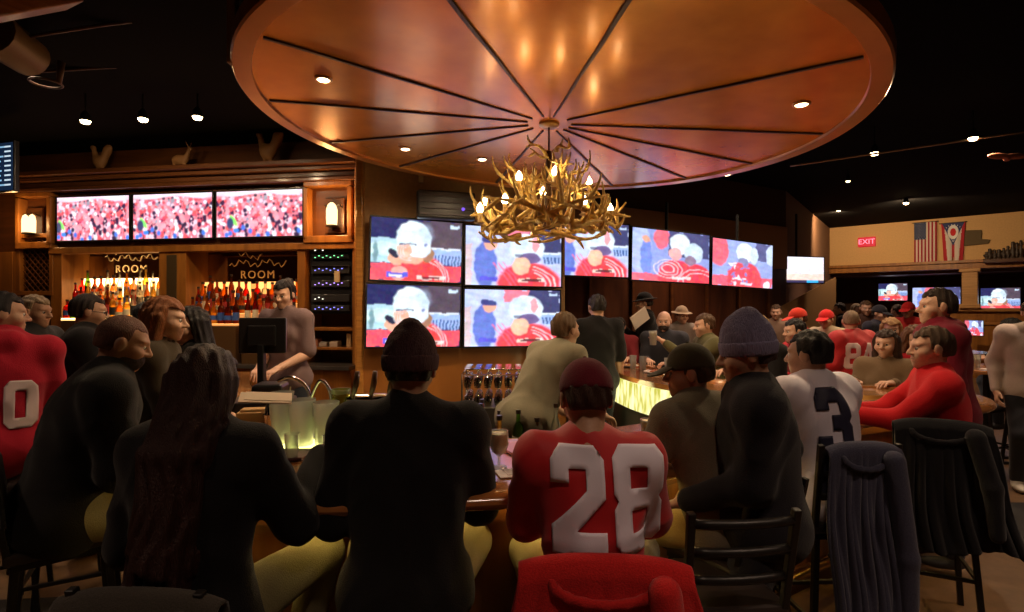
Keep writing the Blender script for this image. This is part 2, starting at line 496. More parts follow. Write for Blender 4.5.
    # ---- eyes
    if quality > 0:
        for q in (-1, 1):
            e = SDF(); e.ell((0, 0, 0), (.0118, .0118, .0118)); v, f = e.mesh(.0045)
            cen = v[f].mean(1); mi = (cen[:, 1] > .0072).astype(int)
            c = np.array((q*.031, .0742, .006))
            link('eye', mesh_np('eye', ((v+c)*hs)@Rh.T+H, f, [EYEW, EYED], mi=mi), root)
    # ---- hair
    hm = lambda c: mat('hair_%d_%d_%d' % tuple(int(x*999) for x in c), c, .55, bump=.8, scale=60, stretch=(6, 6, .8), vary=.35)
    if hair:
        st_, hc = hair[0], hair[1]
        s = SDF(); grow = {'short': .007, 'buzz': .002, 'long': .013, 'bob': .022, 'bun': .012, 'curly': .028, 'pony': .012}[st_]
        s.ell((0, -.018, .030), (.077+grow, .094+grow, .090+grow), k=.02)
        low = {'short': -.045, 'buzz': -.04, 'curly': -.06}.get(st_, -.09)
        if st_ in ('short', 'buzz', 'curly'): s.ell((0, -.052, -.022), (.058+grow*.6, .048+grow*.5, .046), k=.03)
        if st_ == 'bun': s.ell((0, -.10, .09), (.04, .04, .04), k=.01)
        if st_ in ('long', 'bob', 'pony'):
            L = hair[2] if len(hair) > 2 else {'long': -.40, 'bob': -.13, 'pony': -.25}[st_]
            if st_ == 'pony': s.cone((0, -.11, .03), (0, -.13, L), .03, .018, k=.03)
            else:
                for i in range(7):
                    a = PI*(1.02+i/6*.96); x, y = math.cos(a)*.078, math.sin(a)*.085-.005
                    yb = y-(.02 if abs(x) < .05 else .0); le_ = L*(.9+.1*math.sin(i*1.7+ph))
                    if L < -.5:
                        s.cone((x*.95, y, .02), (x*1.05, y-.06, -.20), .030, .028, k=.03); s.cone((x*1.05, y-.06, -.20), (x*.9, y-.085, le_), .028, .018, k=.03)
                    else: s.cone((x*.95, y, .02), (x*1.25, yb, le_), .030, .020 if st_ == 'long' else .03, k=.03)
        def cut(X, Y, Z, D):
            face = np.minimum(Y-.022-.35*np.abs(X)*0, .058-Z+ .25*np.abs(X))      # >0 inside the face opening
            nz = .004*np.sin(X*150+3*np.sin(Z*20+ph))+.003*np.sin(Y*170+X*60)
            if st_ == 'buzz': nz = nz*.15
            if st_ == 'curly': nz = .010*np.sin(X*80+ph)*np.sin(Y*80)*np.sin(Z*85+1)
            o = np.maximum(D+nz.astype(np.float32), face.astype(np.float32))
            if cap: o = np.maximum(o, (Z-(.03 if cap[0] != 'beanie' else .0)).astype(np.float32)+0*o)
            if st_ in ('short', 'buzz', 'curly', 'bun'): o = np.maximum(o, (low-Z).astype(np.float32)+0*o)
            if st_ in ('short', 'buzz'):
                o = np.maximum(o, (np.minimum(-(-.03-Y), -Z+.0)).astype(np.float32)+0*o)   # clear of the ears
            return o
        if not cap or st_ in ('long', 'bob', 'pony', 'short', 'curly'):
            hs_mesh(s, .007 if quality > 1 else .010, cut, 'hair', hm(hc))
    if beard:
        s = SDF(); s.ell((0, .034, -.058), (.064, .066, .058), k=.02)
        hs_mesh(s, .007, lambda X, Y, Z, D: np.maximum(np.maximum(D+.003*np.sin(X*200)*np.sin(Z*190).astype(np.float32), (Z+.030).astype(np.float32)+0*D), (-Y+.0).astype(np.float32)+0*D), 'beard', hm(beard))
    if cap:
        ck, cc = cap[0], cap[1]; cm = fabric(cc, bump=.2)
        if ck in ('cap', 'backcap'):
            s = SDF(); s.ell((0, -.016, .034), (.090, .107, .102))
            lowz = .022
            def cc_(X, Y, Z, D): return np.maximum(D, (lowz-Z-.0*Y+(.25*(-.0-Y) if False else 0)).astype(np.float32)+0*D)
            co = hs_mesh(s, .007 if quality > 1 else .010, cc_, 'cap', cm)
            sgn = 1 if ck == 'cap' else -1
            br = SDF()
            def cb(X, Y, Z, D): return np.maximum(D, (np.abs(Z-.036+.35*(np.abs(Y)-.09)+2.2*X*X)-.0045).astype(np.float32))
            br.ell((0, sgn*.112, .03), (.076, .085, .05))
            v, f = br.mesh(.005, cb); v = (v*hs)@Rh.T+H; link('cap_brim', mesh_np('cap_brim', v, f, fabric(cap[2] if len(cap) > 2 else cc, bump=.2)), co)
            bt = MB(); bt.tube([hp((0, -.016, .134)), hp((0, -.016, .141))], [.008, .006], 8); bt.build('cap_button', cm, co, smooth='auto')
        if ck == 'beanie':
            hgt = cap[2] if len(cap) > 2 else .112
            s = SDF(); s.ell((0, -.02, .040), (.092, .108, hgt), k=.02); s.cone((0, -.035, .10), (0, -.045, .10+(hgt-.112)*.6+.035), .045, .03, k=.04)
            bm_ = mat('knit_%d' % int(cc[0]*999), cc, .95, bump=.9, scale=55, stretch=(5, 5, .6), vary=.25)
            co = hs_mesh(s, .007, lambda X, Y, Z, D: np.maximum(D+(.0015*np.sin(np.arctan2(X, Y+.02)*60)).astype(np.float32), (.015-Z+.25*(Y*-.0)).astype(np.float32)+0*D), 'knit_hat', bm_)
            s = SDF(); s.ell((0, -.018, .03), (.098, .113, .11))
            v, f = s.mesh(.006, lambda X, Y, Z, D: np.maximum(np.maximum(D, (-Z-.005+.12*Y).astype(np.float32)+0*D), (Z-.052-.12*Y).astype(np.float32)+0*D))
            link('hat_cuff', mesh_np('hat_cuff', (v*hs)@Rh.T+H, f, bm_), co)
        if ck == 'brimhat':
            s = SDF(); s.ell((0, -.016, .05), (.088, .105, .10)); s.ell((0, -.016, .045), (.15, .165, .012), k=.02)
            hs_mesh(s, .007, lambda X, Y, Z, D: np.maximum(D, (.034-Z).astype(np.float32)+0*D), 'brimmed_hat', cm)
        if ck == 'hood':
            s = SDF(); s.ell((0, -.02, .03), (.104, .122, .118), k=.03); s.ell((0, -.06, -.10), (.11, .08, .10), k=.05); s.cone((0, -.05, .11), (0, -.07, .15), .045, .03, k=.05)
            hs_mesh(s, .008, lambda X, Y, Z, D: np.maximum(D+(.003*np.sin(Z*60+X*20)).astype(np.float32), np.minimum(Y-.062-.1*Z, .095-Z).astype(np.float32)+0*D), 'hood', cm)
        if ck == 'mohawk': pass
    if glasses:
        g = MB()
        for q in (-1, 1):
            g.tube([hp((q*.031+.02*math.cos(a), .094, .004+.016*math.sin(a))) for a in [2*PI*i/12 for i in range(13)]], .002, 5)
            g.tube([hp((q*.052, .092, .008)), hp((q*.082, .0, .008))], .002, 5)
        g.tube([hp((-.011, .094, .008)), hp((.011, .094, .008))], .002, 5)
        g.build('glasses', mat('glasses_black', (.02, .02, .02), .3), root, smooth='auto')
    # ---- number on the back
    if num:
        decal(top_o, gv, gf, num, P, up, rt, root)
    return root, dict(P=P, N=Nk, H=H, loc=loc, th=th, arms=arms, sc=sc, top=(gv, gf))

GL = {
 '8': ([(.15,0),(.85,0),(1,.15),(1,.6),(.92,.7),(1,.8),(1,1.25),(.85,1.4),(.15,1.4),(0,1.25),(0,.8),(.08,.7),(0,.6),(0,.15)], [[(.33,.28),(.67,.28),(.67,.56),(.33,.56)], [(.33,.84),(.67,.84),(.67,1.12),(.33,1.12)]]),
 '2': ([(0,0),(1,0),(1,.32),(.45,.32),(1,.74),(1,1.22),(.82,1.4),(.18,1.4),(0,1.22),(0,.92),(.34,.92),(.34,1.1),(.66,1.1),(.66,.84),(0,.36)], []),
 '3': ([(.18,0),(.82,0),(1,.18),(1,.6),(.9,.7),(1,.8),(1,1.22),(.82,1.4),(.18,1.4),(0,1.22),(0,.95),(.34,.95),(.34,1.1),(.66,1.1),(.66,.85),(.4,.85),(.4,.55),(.66,.55),(.66,.3),(.34,.3),(.34,.45),(0,.45),(0,.18)], []),
 '1': ([(.25,0),(.8,0),(.8,.25),(.7,.25),(.7,1.4),(.42,1.4),(.18,1.2),(.18,.98),(.36,.98),(.36,.25),(.25,.25)], []),
 '0': ([(.18,0),(.82,0),(1,.18),(1,1.22),(.82,1.4),(.18,1.4),(0,1.22),(0,.18)], [[(.34,.3),(.66,.3),(.66,1.1),(.34,1.1)]]),
 '4': ([(.52,0),(.86,0),(.86,.28),(1,.28),(1,.56),(.86,.56),(.86,1.4),(.48,1.4),(0,.58),(0,.28),(.52,.28)], [[(.52,.56),(.52,.98),(.28,.56)]]),
}
def inside(p, poly):
    c = False; n = len(poly)
    for i in range(n):
        (x1, y1), (x2, y2) = poly[i], poly[(i+1) % n]
        if (y1 > p[1]) != (y2 > p[1]) and p[0] < (x2-x1)*(p[1]-y1)/(y2-y1)+x1: c = not c
    return c
def glyph_tris(ch, step=.06):
    outer, holes = GL[ch]; vs, es = [], []
    for poly in [outer]+holes:
        pts = []
        for i in range(len(poly)):
            a, b = Vector(poly[i]), Vector(poly[(i+1) % len(poly)]); n = max(1, int((b-a).length/step))
            pts += [a+(b-a)*k/n for k in range(n)]
        s = len(vs); vs += pts; es += [(s+i, s+(i+1) % len(pts)) for i in range(len(pts))]
    nb = len(vs)
    y = step/2
    while y < 1.4:
        x = step/2
        while x < 1:
            if inside((x, y), outer) and not any(inside((x, y), q) for q in holes):
                pv = Vector((x, y))
                if min((pv-w_).length for w_ in vs[:nb]) > step*.6: vs.append(pv)
            x += step
        y += step
    r = delaunay_2d_cdt(vs, es, [], 0, 1e-6)
    V, T = r[0], r[2]; out = []
    for t in T:
        c = sum((V[k] for k in t), Vector((0, 0)))/len(t)
        if inside(c, outer) and not any(inside(c, q) for q in holes): out.append(tuple(t))
    return [tuple(v) for v in V], out
def decal(shirt_o, gv, gf, num, P, up, rt, root):
    text, hgt, cx, cz, col, sgn = num       # centre across / up the spine, in metres
    bv = BVHTree.FromPolygons([tuple(v) for v in gv], [tuple(f) for f in gf.tolist()])
    m = mat('number_%d_%d' % (int(col[0]*99), int(col[2]*99)), col, .6, bump=.1, scale=300)
    cw = hgt*.50; gap = cw*.16; tot = len(text)*cw+(len(text)-1)*gap
    bk = np.cross(up, rt); bk = bk/np.linalg.norm(bk)     # points forward
    for i, ch in enumerate(text):
        V, T = glyph_tris(ch); vs = []
        for x, y in V:
            u = (-tot/2+i*(cw+gap)+x*cw)*sgn+cx; w = cz+(y/1.4-.5)*hgt
            o = Vector(P+rt*u+up*w-bk*sgn*.6)
            hit = bv.ray_cast(o, Vector(bk*sgn))
            vs.append(tuple(hit[0]-Vector(bk*sgn)*.004) if hit[0] else tuple(o+Vector(bk*sgn)*.45))
        me = bpy.data.meshes.new('number'); me.from_pydata(vs, [], T if sgn > 0 else [t[::-1] for t in T]); me.materials.append(m)
        for p in me.polygons: p.use_smooth = True
        o = link('number', me, shirt_o); md = o.modifiers.new('s', 'SOLIDIFY'); md.thickness = .003; md.offset = 1

# ------------------------------------------------------------------ stools
def make_stool(label, loc, rz, group=None, seat=.74, back=True, col='black', top=1.10):
    t = thing('bar_stool', label, 'stool', loc, rz, group)
    mm = mat('stool_black_metal', (.018, .016, .015), .4, metal=.3); sm = mat('stool_seat_vinyl', (.03, .022, .02), .35)
    b = MB(); b.box((0, 0, seat-.03), (.38, .38, .05)); b.build('seat', sm, t, bevel=.015)
    b = MB(); b.box((0, 0, seat-.07), (.34, .34, .03)); b.build('seat_frame', mm, t, bevel=.004)
    for sx in (-1, 1):
        for sy in (-1, 1):
            b = MB(); b.bar((sx*.15, sy*.15, seat-.06), (sx*.20, sy*.20, .0), .028, .028, (0, 1, 0)); b.build('leg', mm, t, bevel=.004)
    b = MB(); q = .18
    for p0, p1 in (((-q, q), (q, q)), ((q, q), (q, -q)), ((q, -q), (-q, -q)), ((-q, -q), (-q, q))):
        b.bar((*p0, .30), (*p1, .30), .02, .02)
    b.build('foot_rail', mm, t, bevel=.003)
    if back:
        for sx in (-1, 1):
            b = MB(); b.bar((sx*.17, -.17, seat-.05), (sx*.18, -.235, top), .026, .026, (0, 1, 0)); b.build('back_post', mm, t, bevel=.004)
        for z in (top-.04, top-.14, top-.24):
            b = MB(); y = -.17-.065*(z-seat)/(top-seat)
            pts = [(-.17+.34*i/6, y-.02*math.sin(PI*i/6), z) for i in range(7)]
            b.tube(pts, .016, 6); b.build('back_slat', mm, t, smooth=True)
    return t
# ------------------------------------------------------------------ materials of the place
W_DARK = wood('wood_dark_red', (.045, .014, .006), (.11, .035, .012), .4, 2.5, (2, 2, .35))
W_CAB = wood('wood_cabinet', (.20, .068, .011), (.36, .135, .024), .38, 3, (3, 3, .4))
W_CABD = wood('wood_cabinet_dark', (.075, .023, .006), (.14, .045, .010), .42, 3, (.4, 3, 3))
W_BAR = wood('wood_bar_front', (.14, .05, .010), (.32, .13, .028), .3, 2.2, (3, 3, .3), .4)
W_TOP = wood('wood_bar_top', (.20, .075, .022), (.42, .18, .06), .16, 2.5, (1, 1, 1), .8)
W_VEN = wood('wood_veneer', (.24, .085, .016), (.42, .16, .035), .4, 2, (1, 1, .25))
PLAS = mat('plaster_tan', (.46, .27, .13), .85, bump=.15, scale=30, vary=.08)
PLAS2 = mat('plaster_pale', (.62, .36, .15), .85, bump=.1, scale=30, vary=.06)
BLACKC = mat('ceiling_black', (.003, .0025, .0025), .95, spec=.08, bump=.2, scale=20)
METB = mat('black_metal', (.02, .02, .02), .4, metal=.6)
CHROME = mat('chrome', (.75, .75, .72), .12, metal=1)
BPLAS = mat('black_plastic', (.014, .014, .016), .35)
COPPER = mat('copper_leaf', (.92, .34, .035), .27, metal=.55, bump=.06, scale=5, vary=.14, coat=.3)
RIB = mat('rib_wood', (.06, .022, .010), .45)

# floor: stained concrete / dark mats
def floor_mat():
    m = mat('floor_concrete', (.10, .055, .03), .38, coat=.2); nt = m.node_tree; b = nt.nodes['Principled BSDF']; L = nt.links.new
    tc = nt.nodes.new('ShaderNodeTexCoord'); n1 = nt.nodes.new('ShaderNodeTexNoise'); n1.inputs['Scale'].default_value = 1.3; n1.inputs['Detail'].default_value = 9
    n2 = nt.nodes.new('ShaderNodeTexNoise'); n2.inputs['Scale'].default_value = 14; n2.inputs['Detail'].default_value = 5
    cr = nt.nodes.new('ShaderNodeValToRGB'); cr.color_ramp.elements[0].position = .3; cr.color_ramp.elements[1].position = .72
    cr.color_ramp.elements[0].color = (.075, .038, .018, 1); cr.color_ramp.elements[1].color = (.21, .12, .06, 1)
    mx = nt.nodes.new('ShaderNodeMath'); mx.operation = 'MULTIPLY_ADD'; mx.inputs[1].default_value = .35; mx.inputs[2].default_value = 0
    ad = nt.nodes.new('ShaderNodeMath'); ad.operation = 'MULTIPLY_ADD'; ad.inputs[1].default_value = .75
    L(tc.outputs['Object'], n1.inputs['Vector']); L(tc.outputs['Object'], n2.inputs['Vector']); L(n2.outputs['Fac'], mx.inputs[0])
    L(n1.outputs['Fac'], ad.inputs[0]); L(mx.outputs[0], ad.inputs[2]); L(ad.outputs[0], cr.inputs[0]); L(cr.outputs[0], b.inputs['Base Color'])
    return m
b = MB(); b.box((3, 7, -.05), (26, 24, .1)); struct(b.build('floor', floor_mat()))
CEIL = 3.95
b = MB(); b.box((3, 7, CEIL+.05), (26, 24, .1)); struct(b.build('ceiling', BLACKC))
b = MB(); b.box((-8.0, 5, CEIL/2), (.1, 20, CEIL)); struct(b.build('wall_left', W_CABD))
b = MB(); b.box((3, -3.6, CEIL/2), (26, .1, CEIL)); struct(b.build('wall_behind', PLAS))

# ------------------------------------------------------------------ back bar on the left
A0, A1 = at(-30, 306, 7.6), at(360, 306, 6.7)
A0.z = A1.z = 0
dU = (A1-A0); LU = dU.length; dU.normalize(); yawU = math.atan2(dU.y, dU.x)
nU = Vector((dU.y, -dU.x, 0))          # towards the room
def U(px):                              # along the cabinet's face for a photo column
    k = (px-CX)/F; t = (k*A0.y-A0.x)/(dU.x-k*dU.y); return t
def UD(px): return A0.y+dU.y*U(px)
def ZU(px, y): return EYE+(CY-y)/F*UD(px)
def wall_thing(name, label, cat, group=None):
    t = thing(name, label, cat, A0, yawU, group); return t
# in this frame: x along the cabinet, y<0 towards the room
bb = wall_thing('back_bar_cabinet', 'tall orange-brown wooden back bar cabinet with mirrors and glowing bottle shelves on the left wall', 'cabinet')
zt, zb = 3.24, 2.62        # tv band
def pbox(nm, px0, px1, z0, z1, y0, y1, m, parent=bb, bevel=.006):
    b = MB(); u0, u1 = U(px0), U(px1); b.box(((u0+u1)/2, (y0+y1)/2, (z0+z1)/2), (abs(u1-u0), abs(y1-y0), z1-z0)); return b.build(nm, m, parent, bevel=bevel)
pbox('back_panel', -30, 360, 0, CEIL-.35, .40, .48, W_CABD)
pbox('tv_board', -30, 360, 2.50, 3.30, .05, .40, W_CABD)
pbox('base_cabinet', -30, 360, 0, .98, -.25, .40, W_CAB)
pbox('counter', -30, 360, .98, 1.03, -.30, .40, mat('dark_stone', (.06, .05, .045), .15))
b = MB()
for z, dp, hh_ in ((3.30, -.10, .05), (3.36, -.06, .06), (3.43, -.13, .05), (3.49, -.20, .06)):
    b.box(((U(-30)+U(362))/2, (dp+.40)/2, z+hh_/2), (U(362)-U(-30), .40-dp, hh_))
b.build('crown_moulding', W_CABD, bb, bevel=.01)
pbox('frieze_panel', -30, 362, 3.55, CEIL-.02, .30, .40, W_CABD)
for a, c in ((-30, 14), (14, 21), (52, 63), (160, 187), (298, 306), (353, 361)):
    pbox('pilaster', a, c, 1.03, 2.50, -.02, .40, W_CAB)
pbox('pilaster_inset', 168, 178, 1.2, 2.42, -.03, -.015, mat('wood_inset', (.05, .03, .012), .5))
pbox('lintel', 52, 360, 2.46, 2.54, -.05, .1, W_CAB)
# frames round the lamp niches
for a, c in ((20, 55), (306, 354)):
    b = MB(); u0, u1 = U(a), U(c)
    b.box(((u0+u1)/2, -.0, 2.58), (u1-u0, .14, .09)); b.box(((u0+u1)/2, -.0, 3.27), (u1-u0, .14, .06))
    b.box((u0+.03, 0, 2.9), (.06, .14, .66)); b.box((u1-.03, 0, 2.9), (.06, .14, .66)); b.build('niche_frame', W_CAB, bb, bevel=.008)
# lattice door
b = MB(); u0, u1 = U(22), U(51); z0, z1 = ZU(36, 291), ZU(36, 238)
b.box(((u0+u1)/2, .06, (z0+z1)/2), (u1-u0, .02, z1-z0)); b.build('lattice_backing', mat('lattice_dark', (.015, .010, .008), .6), bb)
b = MB(); n = 7
for i in range(-n, n+5):
    for s in (1, -1):
        x0 = u0+i*.09; pts = []
        for k in range(0, 41):
            t = k/40; x = x0+s*t*(z1-z0) if s > 0 else x0+(z1-z0)-t*(z1-z0); z = z0+t*(z1-z0)
            if u0 <= x <= u1: pts.append((x, z))
        if len(pts) > 2: b.bar((pts[0][0], .02+.012*(s > 0), pts[0][1]), (pts[-1][0], .02+.012*(s > 0), pts[-1][1]), .012, .012, (0, 1, 0))
b.build('lattice', W_CABD, bb)
b = MB()
for z in (z0-.03, z1+.03): b.box(((u0+u1)/2, .0, z), (u1-u0+.12, .06, .06))
for u in (u0-.03, u1+.03): b.box((u, .0, (z0+z1)/2), (.06, .06, z1-z0))
b.build('lattice_frame', W_CAB, bb, bevel=.006)
# mirrors
MIR = mat('bar_mirror', (.62, .52, .42), .06, metal=1)
for a, c in ((63, 160), (187, 298)):
    pbox('mirror', a, c, 1.03, 2.46, .385, .395, MIR, bevel=0)
# amber-lit stepped bottle displays
LIT = glow('lit_acrylic', (1.0, .62, .25), 8.0)
LIT2 = glow('lit_acrylic_dim', (1.0, .42, .11), 2.2)
STEP = mat('step_board', (.10, .05, .02), .3)
displays = []
for a, c, lm, z0 in ((74, 160, LIT, 1.58), (196, 247, LIT2, 1.52), (250, 298, LIT2, 1.52)):
    b = MB(); u0, u1 = U(a)+.02, U(c)-.02
    b.box(((u0+u1)/2, -.05, (1.03+z0-.02)/2), (u1-u0, .298, z0-.02-1.03)); b.build('bottle_cupboard', STEP, bb, bevel=.004)
    b = MB()
    for k in range(3): b.box(((u0+u1)/2, .05-.10*k, z0-.02+(.13*(2-k)+.02)/2), (u1-u0, .098, .13*(2-k)+.02))
    b.build('bottle_steps', glow('lit_step', (1, .52, .17), 3.0) if a == 74 else glow('lit_step_dim', (1, .36, .09), .8), bb)
    b = MB()
    b.box(((u0+u1)/2, .105, z0+.26+.15), (u1-u0, .006, .27))
    for k in range(3): b.box(((u0+u1)/2, .05-.10*k, z0+.13*(2-k)+.004), (u1-u0, .09, .006))
    b.build('light_panel', lm, bb)
    displays.append((u0, u1, z0, a))
def bprof(k):
    P = [[(.001,0),(.036,0),(.037,.01),(.037,.15),(.030,.185),(.014,.205),(.013,.26),(.016,.262),(.016,.285),(.001,.285)],
         [(.001,0),(.042,0),(.043,.01),(.043,.12),(.036,.15),(.015,.165),(.014,.21),(.018,.212),(.018,.235),(.001,.235)],
         [(.001,0),(.031,0),(.032,.01),(.032,.18),(.024,.21),(.013,.24),(.012,.30),(.015,.302),(.015,.325),(.001,.325)],
         [(.001,0),(.046,0),(.048,.01),(.040,.10),(.030,.14),(.014,.17),(.014,.22),(.02,.222),(.02,.25),(.001,.25)]]
    return P[k % 4]
def liquor(nm, col, tr=.55):
    if nm in MATS: return MATS[nm]
    m = bpy.data.materials.new(nm); m.use_nodes = True; nt = m.node_tree; nt.nodes.clear(); L = nt.links.new
    o = nt.nodes.new('ShaderNodeOutputMaterial'); t = nt.nodes.new('ShaderNodeBsdfTransparent'); g = nt.nodes.new('ShaderNodeBsdfGlossy')
    tl = nt.nodes.new('ShaderNodeBsdfTranslucent'); m1 = nt.nodes.new('ShaderNodeMixShader'); m2 = nt.nodes.new('ShaderNodeMixShader')
    t.inputs[0].default_value = (*col, 1); tl.inputs[0].default_value = (*col, 1); g.inputs['Roughness'].default_value = .08
    fr = nt.nodes.new('ShaderNodeFresnel'); fr.inputs[0].default_value = 1.5
    m1.inputs[0].default_value = 1-tr; L(t.outputs[0], m1.inputs[1]); L(tl.outputs[0], m1.inputs[2])
    L(fr.outputs[0], m2.inputs[0]); L(m1.outputs[0], m2.inputs[1]); L(g.outputs[0], m2.inputs[2]); L(m2.outputs[0], o.inputs[0])
    MATS[nm] = m; return m
LQ = [liquor('liquor_clear', (.95, .92, .85), .7), liquor('liquor_amber', (.85, .38, .08)), liquor('liquor_brown', (.45, .14, .03)), liquor('liquor_green', (.35, .60, .12)), liquor('liquor_red', (.8, .08, .04)), liquor('liquor_gold', (.95, .65, .2))]
LABM = [mat('label_cream', (.75, .65, .45), .6), mat('label_black', (.03, .03, .03), .5), mat('label_red', (.5, .05, .04), .5), mat('label_blue', (.05, .12, .4), .5)]
CAPM = mat('bottle_cap', (.05, .03, .02), .3)
BOT = {}
def bottle_mesh(k, l, lb):
    if (k, l, lb) in BOT: return BOT[k, l, lb]
    p = bprof(k); b = MB(); b.lathe(p[:-4]+[p[-4]], seg=12, close=True); b.cur = 2; r = p[-3][0]; b.lathe([(.001, p[-4][1]), (r, p[-4][1]), (r, p[-1][1]), (.001, p[-1][1])], seg=10)
    b.cur = 1; z1 = p[3][1]*.8; r = p[2][0]+.001; r2 = p[3][0]+.001; b.lathe([(r, .035), ((r+r2)/2 if r == r2 else r-.002, z1)], seg=12, close=False)
    o = b.build('bottle', [LQ[l], LABM[lb], CAPM], smooth='auto'); BOT[k, l, lb] = o.data; C.objects.unlink(o); bpy.data.objects.remove(o); return BOT[k, l, lb]
MW = Matrix.Translation(A0) @ Matrix.Rotation(yawU, 4, 'Z')
rb = random.Random(3)
for di, (u0, u1, z0, a) in enumerate(displays):
    side = 'under the left mirror' if di == 0 else 'under the right mirror'
    for k in range(3):
        n = int((u1-u0)/.098)
        for i in range(n):
            l = rb.choice([0, 0, 0, 1, 5, 5, 1, 0, 2] if di == 0 else [1, 1, 2, 5, 1, 0, 2, 4])
            if di == 0 and i < 2: l = rb.choice([2, 3, 4])
            o = link('bottle', bottle_mesh(rb.randrange(4), l, rb.randrange(4)))
            o.location = MW @ Vector((u0+.05+i*(u1-u0-.08)/max(1, n-1), .05-.10*k+rb.uniform(-.01, .01), z0+.13*(2-k)+.008)); o.rotation_euler = (0, 0, rb.random()*6); o.scale = (1.1, 1.1, rb.uniform(1.05, 1.3))
            tag(o, 'liquor bottle among the glowing rows on the amber-lit steps '+side, 'bottle', 'liquor bottles '+side)
# loose bottles and cups by the left end
for i, px in enumerate((40, 46, 58, 64, 70, 168, 176, 184)):
    o = link('bottle', bottle_mesh(i, (2, 3, 0, 2, 4)[i % 5], i % 4)); o.location = MW @ Vector((U(px), .0, 1.03)); o.scale = (1.15,)*3
    tag(o, 'dark bottle standing unlit on the back bar counter beside the glowing display', 'bottle', 'unlit bottles on the back bar counter')

# lettering on the mirrors
def text_obj(name, body, size, m, parent=None, loc=(0, 0, 0), rot=(0, 0, 0), ext=.002, space=1.0):
    cu = bpy.data.curves.new(name, 'FONT'); cu.body = body; cu.size = size; cu.extrude = ext; cu.align_x = 'CENTER'; cu.align_y = 'CENTER'; cu.space_character = space
    o = bpy.data.objects.new(name, cu); C.objects.link(o); dg = bpy.context.evaluated_depsgraph_get(); dg.update()
    me = bpy.data.meshes.new_from_object(o.evaluated_get(dg)); me.materials.clear(); me.materials.append(m)
    C.objects.unlink(o); bpy.data.objects.remove(o); return link(name, me, parent, loc, rot)
GOLD = mat('gold_letter', (.85, .68, .42), .5)
for a, zz in ((128, 267), (262, 273)):
    text_obj('lettering', 'ROOM', .15, GOLD, bb, (U(a)-.32, .378, ZU(a, zz)), (PI/2, 0, 0), space=1.25)
    b = MB(); r_ = random.Random(a)
    for s in range(2):
        pts = [(U(a)-.74+.84*i/24, .378, ZU(a, zz)+.16+.10*s+.035*math.sin(i*1.9+s)+.03*math.sin(i*.6+a)) for i in range(25)]
        if s == 0: b.tube(pts, .006, 5)
        else: b.tube(pts[4:15], .006, 5)
    b.build('script_flourish', GOLD, bb)

# ------------------------------------------------------------------ picture maps for the screens
def grid_uv(nx, ny, wob=0):
    u, v = np.meshgrid((np.arange(nx)+.5)/nx, (np.arange(ny)+.5)/ny)
    if wob: u, v = u+wob*(.012*np.sin(v*23+1)+.008*np.sin(v*51+u*17)+.006*np.sin(u*77)), v+wob*(.014*np.sin(u*21+2)+.010*np.sin(u*43+v*19)+.007*np.sin(v*83+u*31))
    return u, v
def blend(img, m, c):
    m = np.clip(m, 0, 1)[..., None]; img[:] = img*(1-m)+np.array(c)*m
def ell(u, v, cx, cy, rx, ry, a=0, soft=12):
    x, y = u-cx, v-cy; ca, sa = math.cos(a), math.sin(a); x, y = x*ca+y*sa, -x*sa+y*ca
    return np.clip((1-np.sqrt((x/rx)**2+(y/ry)**2))*soft, 0, 1)
def rect(u, v, x0, x1, y0, y1): return ((u > x0)&(u < x1)&(v > y0)&(v < y1)).astype(float)
NAVY, RED, WHT, PALE, PINK, SKN = (.03,.03,.12), (.85,.06,.07), (.85,.84,1.0), (.50,.60,.95), (.95,.35,.45), (.85,.42,.30)
def img_crowd(sh=0, nx=112, ny=56, seed=5):
    u, v = grid_uv(nx, ny); im = np.zeros((ny, nx, 3)); im[:] = (.80, .22, .30); r = random.Random(seed)
    pal = [(.85,.10,.12)]*6+[(.95,.35,.42)]*5+[(.95,.62,.75)]*4+[(.9,.85,.95)]*3+[(.05,.02,.06)]*6+[(.55,.06,.12)]*2+[(.35,.32,.40)]
    for i in range(560):
        s = r.uniform(.010, .034); y = r.random()**1.0*.92; x = (r.random()+sh) % 1
        blend(im, ell(u, v, x, y, s, s*2.1*(1.3-.5*y), 0, 3), r.choice(pal))
    for i in range(14): x = (r.random()+sh) % 1; blend(im, ell(u, v, x, r.uniform(0, .25), .03, .07, 0, 3), r.choice([(.08,.2,.75), (.85,.85,1), (.03,.03,.08)]))
    blend(im, ell(u, v, .06+sh, .36, .03, .14, .3, 4), (.25, .95, .15)); blend(im, ell(u, v, .02+sh, .3, .05, .16, 0, 3), (.05, .06, .15)); blend(im, ell(u, v, .09+sh, .14, .04, .06, 0, 3), (.06, .25, .9))
    blend(im, np.clip((v-.90+.03*np.sin(u*9))*30, 0, 1), (.95, .70, .82)); blend(im, rect(u, v, .72, .95, .93, 1), (.85, .85, .95))
    return im
def fence(im, u, v, x0, x1, y0, y1):
    blend(im, rect(u, v, x0, x1, y0, y1), (.36, .50, .85)); blend(im, rect(u, v, x0, x1, y0, y1)*((u*26 % 1) < .45)*(v < (y0+y1)/2+.02), (.06, .12, .35)); blend(im, rect(u, v, x0, x1, y1-.03, y1), (.75, .82, 1))
